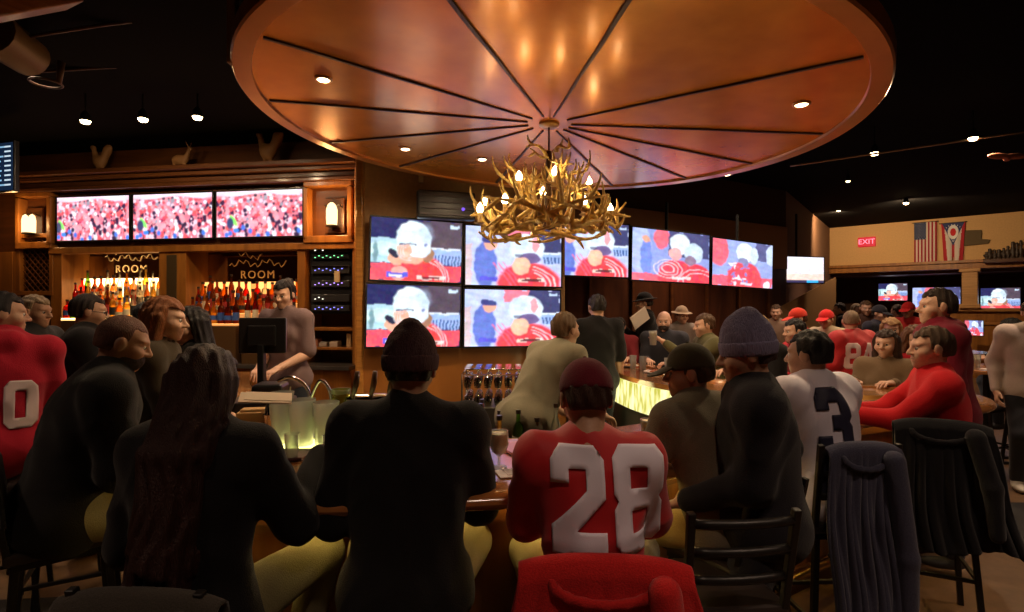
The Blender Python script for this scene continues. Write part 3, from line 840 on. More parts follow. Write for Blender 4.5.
def img_a(nx=112, ny=64):      # player in a pale helmet, facing left
    u, v = grid_uv(nx, ny, .45); im = np.zeros((ny, nx, 3)); im[:] = NAVY
    blend(im, rect(u, v, .55, 1, .55, 1), (.10, .07, .10)); blend(im, rect(u, v, 0, .45, .28, .68), (.45, .68, .80)); blend(im, ell(u, v, .15, .5, .2, .12), (.62, .85, .85)); blend(im, ell(u, v, .05, .45, .03, .2, 0, 3), (.2, .35, .4))
    fence(im, u, v, .62, 1, .28, .56)
    blend(im, rect(u, v, 0, 1, 0, .27), (.88, .10, .14)); blend(im, ell(u, v, .55, .02, .34, .42, 0, 8), (.86, .07, .08))
    blend(im, ell(u, v, .44, .42, .16, .16), SKN); blend(im, ell(u, v, .62, .45, .07, .14), (.40, .20, .12))
    blend(im, ell(u, v, .46, .70, .20, .29), (.72, .88, .97)); blend(im, ell(u, v, .50, .55, .16, .17), (.74, .86, .95)); blend(im, ell(u, v, .36, .50, .09, .10), SKN)
    blend(im, rect(u, v, .30, .50, .585, .61), (.10, .12, .22)); blend(im, ell(u, v, .60, .60, .02, .03), (.2, .25, .45)); blend(im, ell(u, v, .35, .42, .06, .05), (.88, .5, .4))
    for k in range(3): blend(im, np.clip(1-np.abs(np.hypot((u-.52)*1.2, v-.02)-.34-.035*k)*110, 0, 1)*(u > .58)*(v < .33), (.95, .85, .9))
    blend(im, ell(u, v, .26, .34, .07, .11, .5), SKN); blend(im, ell(u, v, .24, .44, .05, .08, .5), (.03, .03, .06)); blend(im, ell(u, v, .30, .12, .10, .12), (.9, .4, .35))
    blend(im, ell(u, v, .60, .78, .10, .20, 0, 3)*.35, (.35, .42, .62)); blend(im, ell(u, v, .42, .88, .12, .08, 0, 3)*.6, (1, 1, 1))
    for k in range(3): blend(im, np.clip(1-np.abs(np.hypot((u-.44), (v-.47)*1.1)-.10-.03*k)*120, 0, 1)*(u < .44)*.8, (.75, .78, .85))
    blend(im, rect(u, v, .17, .40, .05, .13), (.12, .12, .70)); blend(im, rect(u, v, .20, .34, .065, .10), WHT); blend(im, rect(u, v, .50, .82, .03, .09), (.9, .75, .7)); blend(im, rect(u, v, .56, .76, .04, .08), (.25, .03, .04))
    blend(im, rect(u, v, .86, .97, .90, .95), (.6, .75, .95)); return im
def img_b(nx=112, ny=64):      # player looking down, blue coach behind
    u, v = grid_uv(nx, ny, .45); im = np.zeros((ny, nx, 3)); im[:] = (.55, .62, .95)
    blend(im, rect(u, v, .62, 1, .60, 1), (.06, .06, .16)); blend(im, rect(u, v, .40, .66, .78, 1), (.85, .22, .30)); fence(im, u, v, .8, 1, .40, .6)
    blend(im, ell(u, v, .20, .35, .12, .42), (.14, .20, .62)); blend(im, ell(u, v, .25, .70, .07, .10), SKN); blend(im, ell(u, v, .24, .77, .09, .06), (.06, .07, .25)); blend(im, rect(u, v, 0, .06, 0, .7), (.7, .55, .6))
    blend(im, ell(u, v, .66, .05, .36, .38, 0, 8), (.88, .07, .09)); blend(im, ell(u, v, .63, .66, .19, .26), (.70, .82, .95)); blend(im, ell(u, v, .72, .72, .04, .14), (.9, .35, .4)); blend(im, ell(u, v, .66, .48, .12, .10), (.18, .12, .30))
    blend(im, ell(u, v, .57, .35, .10, .16), (.95, .55, .38))
    for k in range(3): blend(im, np.clip(1-np.abs(np.hypot(u-.62, v-.02)-.22-.05*k)*90, 0, 1)*(u > .70)*(v < .40), (.98, .9, .95))
    for k in range(3): blend(im, np.clip(1-np.abs(u*1.0-.30-.05*k-(.35-v)*.5)*80, 0, 1)*(v < .4), (.9, .15, .25))
    blend(im, ell(u, v, .56, .74, .08, .16, 0, 3)*.3, (.4, .5, .75)); blend(im, ell(u, v, .55, .53, .05, .03)*.8, (.1, .1, .2))
    blend(im, rect(u, v, .14, .32, .08, .15), (.12, .12, .70)); blend(im, rect(u, v, .54, .82, .07, .13), (.9, .7, .6)); blend(im, rect(u, v, .58, .78, .08, .12), (.15, .04, .05)); blend(im, rect(u, v, .88, .97, .91, .95), (.55, .7, .95))
    return im
def img_c(nx=112, ny=64):      # two helmets
    u, v = grid_uv(nx, ny, .45); im = np.zeros((ny, nx, 3)); im[:] = (.30, .36, .75)
    blend(im, rect(u, v, .45, 1, .5, 1), (.08, .08, .20)); blend(im, ell(u, v, .10, .6, .14, .5), (.48, .56, .92)); blend(im, ell(u, v, .17, .45, .07, .42), (.20, .28, .75)); blend(im, ell(u, v, .17, .80, .05, .07), SKN); blend(im, ell(u, v, .36, .86, .10, .24), (.85, .16, .22))
    blend(im, rect(u, v, 0, 1, 0, .14), (.88, .16, .22)); blend(im, ell(u, v, .55, .10, .24, .36), (.88, .08, .11)); blend(im, ell(u, v, .84, .06, .20, .34), (.88, .07, .10))
    blend(im, ell(u, v, .60, .76, .14, .22), (.74, .84, .96)); blend(im, ell(u, v, .54, .56, .09, .13), (.90, .42, .42)); blend(im, ell(u, v, .79, .60, .13, .21), (.60, .72, .92)); blend(im, ell(u, v, .74, .44, .08, .10), (.3, .2, .3))
    for k in range(3): blend(im, np.clip(1-np.abs(np.hypot(u-.45, v-.25)-.08-.05*k)*90, 0, 1), (.97, .8, .88))
    for k in range(2): blend(im, np.clip(1-np.abs(np.hypot(u-.85, v)-.2-.07*k)*90, 0, 1)*(v < .3), (.97, .8, .88))
    blend(im, rect(u, v, .5, .75, .05, .10), (.9, .75, .75)); return im
def img_d(nx=112, ny=64):
    u, v = grid_uv(nx, ny, .45); im = np.zeros((ny, nx, 3)); im[:] = (.35, .42, .80); blend(im, ell(u, v, .1, .75, .16, .35), (.85, .16, .22)); blend(im, rect(u, v, .7, 1, .6, 1), (.12, .12, .28)); blend(im, ell(u, v, .98, .75, .1, .25), (.6, .7, .95))
    blend(im, rect(u, v, 0, 1, 0, .22), (.88, .14, .2)); blend(im, ell(u, v, .52, .15, .30, .42), (.86, .09, .12)); blend(im, ell(u, v, .52, .75, .15, .23), (.76, .86, .96)); blend(im, ell(u, v, .68, .70, .07, .2), (.62, .72, .92)); blend(im, ell(u, v, .50, .55, .09, .09), (.25, .25, .45))
    r = random.Random(4)
    for i in range(40): blend(im, ell(u, v, r.uniform(.25, .6), r.uniform(.05, .5), .02, .05, r.random()*3, 4), r.choice([(.95,.8,.9), (.3,.25,.6), (.85,.1,.15)]))
    blend(im, rect(u, v, .45, .65, .04, .09), (.8, .75, .9)); blend(im, ell(u, v, .9, .06, .06, .1), (.95, .85, .95)); return im
def img_white(nx=72, ny=40):
    u, v = grid_uv(nx, ny); im = np.zeros((ny, nx, 3)); im[:] = (.90, .80, .84); blend(im, np.clip((v-.75)*4, 0, 1), (.85, .85, 1)); blend(im, rect(u, v, 0, 1, 0, .35), (.95, .68, .60))
    blend(im, np.clip(1-np.abs(v-.42-.06*np.sin(u*9))*60, 0, 1)*(u > .12)*(u < .5), (.5, .45, .75)); blend(im, rect(u, v, 0, 1, 0, .09), (.05, .04, .10)); blend(im, rect(u, v, .62, .88, 0, .11), (.05, .45, .85)); return im
def img_menu(nx=60, ny=60):
    u, v = grid_uv(nx, ny); im = np.zeros((ny, nx, 3)); im[:] = (.008, .02, .05); r = random.Random(2)
    for k in range(9):
        y = .10+.1*k; x = .05
        while x < .75:
            w = r.uniform(.04, .14); blend(im, rect(u, v, x, x+w, y, y+.032), (.30, .55, .80)); x += w+.04
        blend(im, rect(u, v, .84, .95, y, y+.04), (.7, .85, 1.0))
    return im
def screen_mat(s=1.3):
    nm = 'screen_%d' % int(s*100)
    if nm in MATS: return MATS[nm]
    m = bpy.data.materials.new(nm); m.use_nodes = True; nt = m.node_tree; nt.nodes.clear(); L = nt.links.new
    a = nt.nodes.new('ShaderNodeAttribute'); a.attribute_name = 'picture'; e = nt.nodes.new('ShaderNodeEmission'); e.inputs[1].default_value = s
    g = nt.nodes.new('ShaderNodeBsdfGlossy'); g.inputs['Roughness'].default_value = .2; g.inputs[0].default_value = (.02, .02, .02, 1); ad = nt.nodes.new('ShaderNodeAddShader')
    o = nt.nodes.new('ShaderNodeOutputMaterial'); L(a.outputs['Color'], e.inputs[0]); L(e.outputs[0], ad.inputs[0]); L(g.outputs[0], ad.inputs[1]); L(ad.outputs[0], o.inputs[0]); MATS[nm] = m; return m
SC = {}
def soften(im, k=2, noise=.10, seed=0):
    r = np.random.RandomState(seed); ny, nx = im.shape[:2]
    n = r.rand(ny, nx, 1)-.5; n2 = np.repeat(np.repeat(r.rand(ny//3+1, nx//3+1, 3), 3, 0), 3, 1)[:ny, :nx]-.5
    u, v = grid_uv(nx, ny); lf = 1+.11*np.sin(u*13+seed+3*np.sin(v*7))*np.sin(v*11+2*np.sin(u*9))+.07*np.sin(u*31+v*23)*np.sin(v*37-u*11)
    im = im*lf[..., None]
    im = np.clip(im*(1+noise*2*n)+noise*.8*n2*(im.mean(2, keepdims=True)+.1), 0, 1)
    for _ in range(k):
        p = np.pad(im, ((1, 1), (1, 1), (0, 0)), 'edge'); im = (p[:-2, 1:-1]+p[2:, 1:-1]+p[1:-1, :-2]+p[1:-1, 2:]+2*im)/6
    return im
def picture_mesh(key, im, m):          # unit picture in the XZ plane, seen from -Y
    if key in SC: return SC[key]
    im = soften(im, 1, .10) if key[0][0] != 'm' else im; ny, nx = im.shape[:2]; xs, zs = np.meshgrid(np.linspace(-.5, .5, nx+1), np.linspace(-.5, .5, ny+1))
    V = np.stack([xs.ravel(), np.zeros(xs.size), zs.ravel()], 1); i, j = np.meshgrid(np.arange(nx), np.arange(ny)); k = (j*(nx+1)+i).ravel()
    Q = np.stack([k, k+1, k+nx+2, k+nx+1], 1); me = mesh_np('screen', V, Q, m, smooth=False)
    at_ = me.attributes.new('picture', 'FLOAT_COLOR', 'FACE'); at_.data.foreach_set('color', np.concatenate([im.reshape(-1, 3), np.ones((nx*ny, 1))], 1).astype(np.float32).ravel()); SC[key] = me; return me
def tv(label, p0, p1, zc, h, key, im, s=1.3, tilt=0, roll=0, group=None, name='television', bez=.018, pole=None, bracket=None):
    """p0, p1: lower ends of the screen in plan (x, y), seen left and right"""
    p0, p1 = Vector((p0[0], p0[1], 0)), Vector((p1[0], p1[1], 0)); d = p1-p0; w = d.length
    t = thing(name, label, 'television', ((p0+p1)/2).to_tuple()[:2]+(zc,), math.atan2(d.y, d.x), group)
    t.rotation_euler = (tilt, roll, math.atan2(d.y, d.x))
    b = MB(); b.box((0, .028, 0), (w, .05, h)); b.build('casing', BPLAS, t, bevel=.006)
    b = MB()
    for z in (-1, 1): b.box((0, 0, z*(h/2-bez/2)), (w, .012, bez))
    for x in (-1, 1): b.box((x*(w/2-bez/2), 0, 0), (bez, .012, h-2*bez))
    b.build('bezel', BPLAS, t, bevel=.002)
    sc = link('screen', picture_mesh((key, s), im, screen_mat(s)), t, (0, .0, 0)); sc.scale = (w-2*bez, 1, h-2*bez)
    b = MB(); b.box((0, .075, 0), (.30, .05, .24))
    if pole: b.tube([(0, .09, 0), (0, .12, .1), (0, .12, pole)], .022, 8)
    if bracket: b.box((0, .075+bracket/2, 0), (.08, bracket, .08))
    b.build('wall_bracket', METB, t)
    return t
def xy(px, d): return ((px-CX)/F*d, d)
# three crowd screens on the back bar
for i, (a, c, sh, w) in enumerate(((57.5, 131.5, .0, 'leftmost of the three over the bottles'), (133.5, 214.5, .07, 'middle one of the three over the bottles'), (216.5, 304.5, .14, 'rightmost of the three over the bottles'))):
    p0, p1 = [MW @ Vector((U(q), -.02, 0)) for q in (a, c)]
    tv('television showing a red crowd, '+w, p0, p1, 2.93, .62, 'crowd%d' % i, img_crowd(sh), 1.35)
# video wall in the middle
T1a, T1b, T2b = xy(369, 5.62), xy(463, 5.95), xy(562.5, 6.3)
a1, b1 = img_a(), img_b()
def zz(y, d): return EYE+(CY-y)/F*d
WALLN = 'on the centre wall'
tv('television with a pale-helmeted player facing left, upper left of the four-screen block', T1a, T1b, (zz(215, 5.62)+zz(280, 5.62)+zz(222, 5.95)+zz(285, 5.95))/4, .69, 'a', a1, 1.25, roll=.025)
tv('television with a pale-helmeted player, lower left of the four-screen block', xy(365, 5.62), xy(461.5, 5.95), (zz(281, 5.62)+zz(347, 5.62)+zz(287, 5.95)+zz(349, 5.95))/4, .69, 'a', a1, 1.25, roll=.02)
tv('television with a player looking down, upper right of the four-screen block', xy(464, 5.95), T2b, (zz(222, 5.95)+zz(285, 5.95)+zz(230, 6.3)+zz(290, 6.3))/4, .69, 'b', b1, 1.25, roll=.01)
tv('television with a player looking down, lower right of the four-screen block', xy(463, 5.95), xy(561, 6.3), (zz(286, 5.95)+zz(348, 5.95)+zz(291, 6.3)+zz(347, 6.3))/4, .67, 'b', b1, 1.25, roll=.01)
tv('television right of the block with a striped red shoulder, just behind the chandelier', xy(548, 6.55), xy(629.5, 6.93), (zz(219, 6.6)+zz(275.5, 6.6)+zz(224, 6.93)+zz(279, 6.93))/4, .70, 'b', b1, 1.25, tilt=0, roll=.015, pole=.75)
tv('television showing two helmets side by side, second from the right in the row', xy(631, 6.94), xy(710, 7.6), (zz(224, 6.94)+zz(279, 6.94)+zz(236.5, 7.6)+zz(286, 7.6))/4, .71, 'c', img_c(), 1.25, roll=.02, pole=.75)
tv('television at the right end of the row, one helmet over a red jersey', xy(711.5, 7.62), xy(773, 8.35), (zz(236.5, 7.62)+zz(287, 7.62)+zz(244, 8.35)+zz(289, 8.35))/4, .70, 'd', img_d(), 1.25, roll=.025, pole=.75)
tv('nearly white television hanging alone right of the long row', xy(777, 10.3), xy(824.5, 10.6), (zz(256, 10.3)+zz(283, 10.5))/2, .53, 'w', img_white(), 1.25, pole=1.1)
tv('dark blue menu television with pale text at the far left edge', (-6.75, 6.6), (-5.85, 6.35), 3.40, .60, 'm', img_menu(), .8, name='menu_screen', pole=.3)
# ------------------------------------------------------------------ centre walls
def wallbox(nm, p0, p1, z0, z1, th, m, off=0.0):
    p0, p1 = Vector((*p0[:2], 0)), Vector((*p1[:2], 0)); d = (p1-p0).normalized(); n = Vector((-d.y, d.x, 0))
    q = [p0+n*off, p1+n*off, p1+n*(off+th), p0+n*(off+th)]
    b = MB(); b.prism([(v.x, v.y) for v in q], z0, z1); return struct(b.build(nm, m, bevel=.004))
ZB = 3.10
CA = at(362, 306, 5.78); CB = xy(565, 6.46)
wallbox('wall_centre', CA, CB, 0, CEIL, .12, PLAS)
wallbox('trim_1', CA, CB, 0, zz(346, 5.8), .03, W_VEN, off=-.035)
# dividing pilaster between the cabinet and the video wall
PA = MW @ Vector((U(361), -.05, 0)); b = MB()
b.prism([(PA.x, PA.y), (CA.x, CA.y-.02), (CA.x+.0, CA.y+.25), (PA.x+.1, PA.y+.5)], 0, CEIL); struct(b.build('wall_return', wood('wood_orange', (.42, .17, .035), (.60, .27, .06), .35), bevel=.01))
b = MB()
for t in (.0, .5, 1.0):
    q = Vector((PA.x, PA.y, 0)).lerp(Vector((CA.x, CA.y-.02, 0)), t); b.box((q.x-.01, q.y, 1.9), (.07, .10, 3.8))
struct(b.build('trim_2', wood('wood_orange', (.4, .2, .04), (.6, .3, .06)), bevel=.01))
# far centre wall, dark red panels
FA, FB, FC = (.2, 7.35), xy(786, 10.3), xy(835, 16.2)
wallbox('wall_far', FA, (FB[0], FB[1]), 0, ZB, .2, W_DARK)
wallbox('trim_3', FA, (FB[0], FB[1]), ZB, CEIL, .2, mat('bulkhead', (.05, .022, .012), .8))
wallbox('trim_4', FA, (FB[0], FB[1]), 2.45, 3.25, .03, mat('upper_tan', (.38, .20, .10), .8), off=-.03)
b = MB()
dF = (Vector(FB)-Vector(FA)); 
for i in range(7):
    q = Vector(FA)+dF*(i+.3)/7; b.box((q.x, q.y-.05, 1.15), (.05, .04, 2.3), Matrix.Rotation(math.atan2(dF.y, dF.x), 3, 'Z'))
struct(b.build('trim_5', W_CABD))
wallbox('wall_passage', FB, FC, 0, CEIL, .2, mat('upper_brown', (.16, .075, .035), .8))
# slanting stair side at the passage
b = MB(); p = [xy(775, 9.9), xy(836, 11.2)]
vs = [(p[0][0], p[0][1], .9), (p[1][0], p[1][1], .9), (p[1][0], p[1][1], 2.35), (p[0][0]+.25, p[0][1]+.25, 1.75), (p[0][0], p[0][1], 1.35)]
vs2 = [(x+.05, y+.12, z) for x, y, z in vs]; b.add(vs+vs2, [(0,1,2,3,4), (9,8,7,6,5)]+[(i, (i+1) % 5, 5+(i+1) % 5, 5+i) for i in range(5)])
b.build('stair_side', mat('stair_tan', (.40, .22, .08), .7)); tag(bpy.data.objects['stair_side'], 'slanting tan stair side below the white television', 'stair panel')

# ------------------------------------------------------------------ right wall, beam, alcove
RA, RB = at(788, 306, 16.0), at(1100, 306, 11.7)
dR = Vector((RB.x-RA.x, RB.y-RA.y, 0)).normalized(); yawR = math.atan2(dR.y, dR.x)
MR = Matrix.Translation((RA.x, RA.y, 0)) @ Matrix.Rotation(yawR, 4, 'Z')
def R_(px): k = (px-CX)/F; return (k*RA.y-RA.x)/(dR.x-k*dR.y)
def RDp(px): return RA.y+dR.y*R_(px)
def ZR(px, y): return EYE+(CY-y)/F*RDp(px)
LR = R_(1100)
def rbox(nm, x0, x1, z0, z1, y0, y1, m, bevel=.005):
    b = MB(); b.box(((x0+x1)/2, (y0+y1)/2, (z0+z1)/2), (x1-x0, y1-y0, z1-z0)); o = b.build(nm, m, bevel=bevel); o.matrix_world = MR; return o
struct(rbox('wall_right', -.5, LR, 2.86, CEIL, 0, .3, PLAS2))
struct(rbox('trim_6', -.2, LR, 2.66, 2.86, -.10, .3, W_CAB))
struct(rbox('trim_7', -.2, LR, 2.80, 2.87, -.16, .3, W_CAB))
struct(rbox('wall_alcove', -.5, LR, 0, 2.66, 2.6, 2.8, mat('alcove_dark', (.09, .035, .018), .7)))
struct(rbox('trim_8', -.2, LR, 2.58, 2.66, .3, 2.7, mat('alcove_ceiling', (.10, .05, .045), .35)))
struct(rbox('trim_9', R_(925), LR, .0, 1.62, .05, .30, W_CAB))
struct(rbox('trim_10', R_(925), LR, 1.62, 1.70, -.05, .40, wood('wood_ledge', (.28, .12, .03), (.45, .2, .06), .35)))
struct(rbox('trim_11', R_(940), LR, 1.30, 1.36, .0, .06, W_VEN))
b = MB(); x0, x1 = R_(962), R_(978); b.box(((x0+x1)/2, .1, 2.16), (x1-x0, .4, .98)); b.box(((x0+x1)/2, .1, 1.75), (x1-x0+.1, .48, .10)); b.box(((x0+x1)/2, .1, 2.62), (x1-x0+.1, .48, .08))
o = b.build('column', wood('wood_column', (.40, .19, .06), (.55, .28, .10), .5), bevel=.01); o.matrix_world = MR; tag(o, 'square tan wooden column under the beam between two alcove televisions', 'column')
def rtv(lab, px0, px1, y0, y1, key, im, back=1.2, **k):
    # hung in the alcove behind the beam's plane
    out = []
    for px in (px0, px1):
        kx = (px-CX)/F; d = RDp(px)+back; out.append((kx*d, d))
    dm = (out[0][1]+out[1][1])/2; return tv(lab, out[0], out[1], EYE+(CY-(y0+y1)/2)/F*dm, (y1-y0)/F*dm, key, im, 1.15, bez=.014, **k)
rtv('small television under the beam, leftmost of the alcove screens', 878, 908, 283, 301, 'a', a1, pole=.35)
rtv('television mostly hidden by the tall man in the dark red hoodie', 912, 961, 287, 311, 'c', SC and img_c(), back=1.0)
rtv('television right of the tan column showing a pale helmet', 980, 1021, 287.5, 313, 'a', a1, back=.5)
rtv('small low television under the wooden ledge left of the long-haired guest', 964, 984, 320, 336, 'd', img_d(), back=-.6)
# exit sign
b = thing('exit_sign', 'small red lit EXIT sign high on the tan wall', 'exit sign', MR @ Vector((R_(867), -.06, ZR(867, 242))), yawR)
q = MB(); q.box((0, .03, 0), (.40, .06, .26)); q.build('housing', mat('exit_housing', (.12, .01, .01), .5, emit=(1, .0, .04), strength=.55), b, bevel=.01)
text_obj('lettering', 'EXIT', .19, glow('exit_red', (1, .18, .24), 2.4), b, (0, -.004, 0), (PI/2, 0, 0))
# flags
def flag_us(nx=52, ny=76):
    u, v = grid_uv(nx, ny); im = np.zeros((ny, nx, 3)); im[:] = (.62, .50, .42)
    blend(im, ((u*13).astype(int) % 2 == 0).astype(float), (.33, .02, .03)); c = ((u < .54)&(v > .60)).astype(float); blend(im, c, (.03, .04, .10))
    for i in range(9):
        for j in range(11):
            if (i+j) % 2 == 0: blend(im, ((np.abs(u-.03-.06*i) < .012)&(np.abs(v-.63-.035*j) < .008)).astype(float), (.55, .5, .5))
    return im
def flag_oh(nx=60, ny=84):
    u, v = grid_uv(nx, ny); im = np.zeros((ny, nx, 3)); im[:] = (.62, .52, .45)
    x = np.abs(u-.5); wd = .5-.12*(1-v)
    blend(im, (x > wd*.76).astype(float), (.42, .02, .03)); blend(im, (x < .07).astype(float)*(v < .5), (.42, .02, .03))
    blend(im, (v > .45+x*1.15).astype(float), (.04, .05, .14))
    blend(im, ell(u, v, .5, .78, .24, .17, 0, 30), (.75, .7, .66)); blend(im, ell(u, v, .5, .78, .13, .092, 0, 30), (.55, .02, .02))
    for i in range(17):
        a = -PI/2+2*PI*i/17; blend(im, ell(u, v, .5+.36*math.cos(a)*(1 if math.sin(a) > -.5 else .3), .78+.18*math.sin(a)*(1 if math.sin(a) > 0 else 1.2), .018, .013, 0, 9), (.75, .72, .7))
    return im
def cloth_mat():
    m = bpy.data.materials.new('flag_cloth'); m.use_nodes = True; nt = m.node_tree; b = nt.nodes['Principled BSDF']; a = nt.nodes.new('ShaderNodeAttribute'); a.attribute_name = 'picture'
    nt.links.new(a.outputs['Color'], b.inputs['Base Color']); b.inputs['Roughness'].default_value = .9; return m
CM = cloth_mat()
def flag(nm, lab, px0, px1, y0, y1, im, tails=False):
    ny, nx = im.shape[:2]; x0, x1 = R_(px0), R_(px1); pc = (px0+px1)/2; z0, z1 = ZR(pc, y1), ZR(pc, y0)
    us, vs = np.meshgrid(np.linspace(0, 1, nx+1), np.linspace(0, 1, ny+1)); X = (us-.5)*(x1-x0); Zv = (vs-.5)*(z1-z0)
    if tails: X = X*(.76+.24*vs); Zv = Zv+(1-vs)*(z1-z0)*.22*np.clip(1-np.abs(us-.5)*4, 0, 1)*0
    Y = -.03+.018*np.sin(us*14+vs*2)*(1.1-vs)
    V = np.stack([X.ravel(), Y.ravel(), Zv.ravel()], 1); i, j = np.meshgrid(np.arange(nx), np.arange(ny)); k = (j*(nx+1)+i).ravel(); Q = np.stack([k, k+1, k+nx+2, k+nx+1], 1); im2 = im.reshape(-1, 3)
    if tails:
        uc, vc = (i.ravel()+.5)/nx, (j.ravel()+.5)/ny; keep = ~((vc < .22)&(np.abs(uc-.5) < .14*(1-vc/.22)+.0)); Q, im2 = Q[keep], im2[keep]
    me = mesh_np('cloth', V, Q, CM); a = me.attributes.new('picture', 'FLOAT_COLOR', 'FACE'); a.data.foreach_set('color', np.concatenate([im2, np.ones((len(im2), 1))], 1).astype(np.float32).ravel())
    t = thing(nm, lab, 'flag', MR @ Vector(((x0+x1)/2, -.04, (z0+z1)/2)), yawR); o = link('cloth', me, t); md = o.modifiers.new('s', 'SOLIDIFY'); md.thickness = .004
    b = MB(); b.tube([(-(x1-x0)/2-.04, -.02, (z1-z0)/2), ((x1-x0)/2+.04, -.02, (z1-z0)/2)], .012, 8); b.build('hanging_rod', METB, t)
flag('striped_flag', 'stars and stripes flag hung upright on the tan wall', 914.5, 937, 222.5, 265.5, flag_us())
flag('pennant_flag', 'swallowtail flag with a red disc in a white ring on the tan wall', 941.5, 965.5, 223, 265.5, flag_oh(), True)
b = MB(); cx_ = R_(971); cz_ = ZR(971, 239)
b.prism([(-.32, -.18), (.32, -.14), (.36, -.05), (.20, -.02), (.20, .20), (-.12, .22), (-.30, .20)], 0, .03)
o = b.build('wall_plaque', mat('plaque_brown', (.10, .06, .02), .7), bevel=.01, loc=MR @ Vector((cx_, -.01, cz_)), rot=(PI/2, 0, yawR)); tag(o, 'dark hat-shaped plaque beside the swallowtail flag', 'plaque')
# trophy shelf
o = rbox('wall_shelf', R_(984), R_(1045), ZR(1000, 263), ZR(1000, 259.5), -.30, 0, W_DARK); tag(o, 'dark wall shelf with small figurines at the right edge', 'shelf')
rr = random.Random(11)
figs = [(987, 8, 'thin figurine at the left end of the wall shelf'), (990, 11, 'second figurine on the wall shelf, next to the end one'), (995, 9, 'bowl-shaped ornament on the wall shelf'), (999, 10, 'third short figurine on the wall shelf'), (1004, 11, 'slim vase on the wall shelf left of the tall group'), (1008, 13, 'medium dark vase on the wall shelf'), (1013, 17, 'tall dark bottle-like ornament on the wall shelf'), (1017, 16, 'second tall ornament on the wall shelf'), (1021, 18, 'tallest dark ornament at the right edge of the wall shelf')]
for i, (px, hpx, lab) in enumerate(figs):
    hgt = hpx/F*RDp(px); b = MB(); w = .06+.03*rr.random()
    prof = [(.001, 0), (w, 0), (w*.9, .02), (w*.35, hgt*.15), (w*rr.uniform(.5, 1), hgt*.4), (w*rr.uniform(.4, .9), hgt*.6), (w*.35, hgt*.72), (w*.5, hgt*.85), (w*.4, hgt*.97), (.001, hgt)]
    b.lathe(prof, seg=10)
    if i in (0, 1, 3, 4): b.tube([(0, 0, hgt*.6), (w*1.1, 0, hgt*.75), (w*1.5, 0, hgt*.95)], [.02, .014, .01], 6); b.tube([(0, 0, hgt*.6), (-w*1.1, 0, hgt*.5)], [.02, .012], 6)
    o = b.build('figurine' if i < 4 else 'ornament', mat('ornament_dark', (.05, .03, .02), .5), smooth=True, loc=MR @ Vector((R_(px), -.15, ZR(1000, 259.5)))); tag(o, lab, 'ornament')

# ------------------------------------------------------------------ big copper disc
DC = Vector((.27, 3.95, 3.05)); DR = 2.07
disc = thing('ceiling_disc', 'huge round copper-coloured ceiling disc with dark radial ribs over the bar', 'ceiling disc', DC)
disc.rotation_euler = (0, math.radians(2.6), 0)
def dring(b, prof, seg=128): b.lathe(prof, seg=seg, close=False)
b = MB(); dring(b, [(1.96, .016), (1.966, .0), (2.06, 0), (DR, .012), (DR, .10), (2.04, .13)]); b.build('rim', mat('rim_wood', (.66, .27, .06), .28, metal=.45, coat=.4, vary=.08, scale=4), disc, smooth='auto')
b = MB(); dring(b, [(.02, .034), (.7, .030), (1.4, .024), (1.965, .016)]); o = b.build('ceiling_panel', COPPER, disc, smooth=True)
b = MB(); dring(b, [(2.04, .13), (1.2, .30), (1.15, CEIL-DC.z+.1)], 64); b.build('drum', BLACKC, disc, smooth='auto')
angs = [251, 217, 188, 160, 135, 103, 66, 43, 22, -3, -40, -82]
for i, a in enumerate(angs):
    r = math.radians(a); b = MB(); pts = []
    for k in range(13):
        t = .16+(1.94-.16)*k/12; z = .034-.018*t/1.93; w = .004*math.sin(k*1.3+i)*(k/12)
        pts.append(Vector((math.cos(r)*t-math.sin(r)*w, math.sin(r)*t+math.cos(r)*w, z)))
    for k in range(12): b.bar(pts[k], pts[k+1]+(pts[k+1]-pts[k])*.02, .012+.012*k/12, .016)
    b.build('rib', RIB, disc)
b = MB(); b.lathe([(.001, .005), (.05, .005), (.075, .018), (.075, .036), (.001, .036)], seg=24); b.build('hub', mat('brass_hub', (.6, .4, .15), .3, metal=.9), disc, smooth='auto')
BUL = glow('warm_lens', (1.0, .74, .42), 16)
DM = Matrix.Translation(DC) @ Matrix.Rotation(math.radians(2.6), 4, 'Y')
LAMPS = []
def spot(nm, loc, e, col=(1, .72, .42), size=1.9, blend_=.8, rad=.05, tgt=None):
    l = bpy.data.lights.new(nm, 'SPOT'); l.energy = e; l.color = col; l.spot_size = size; l.spot_blend = blend_; l.shadow_soft_size = rad
    o = bpy.data.objects.new(nm, l); C.objects.link(o); o.location = loc
    if tgt is not None: o.rotation_euler = (Vector(tgt)-Vector(loc)).to_track_quat('-Z', 'Y').to_euler()
    return o
def point(nm, loc, e, col=(1, .66, .34), rad=.03):
    l = bpy.data.lights.new(nm, 'POINT'); l.energy = e; l.color = col; l.shadow_soft_size = rad
    o = bpy.data.objects.new(nm, l); C.objects.link(o); o.location = loc; return o
names_dl = ['front left', 'far left', 'back left of the chandelier', 'far right', 'front right']
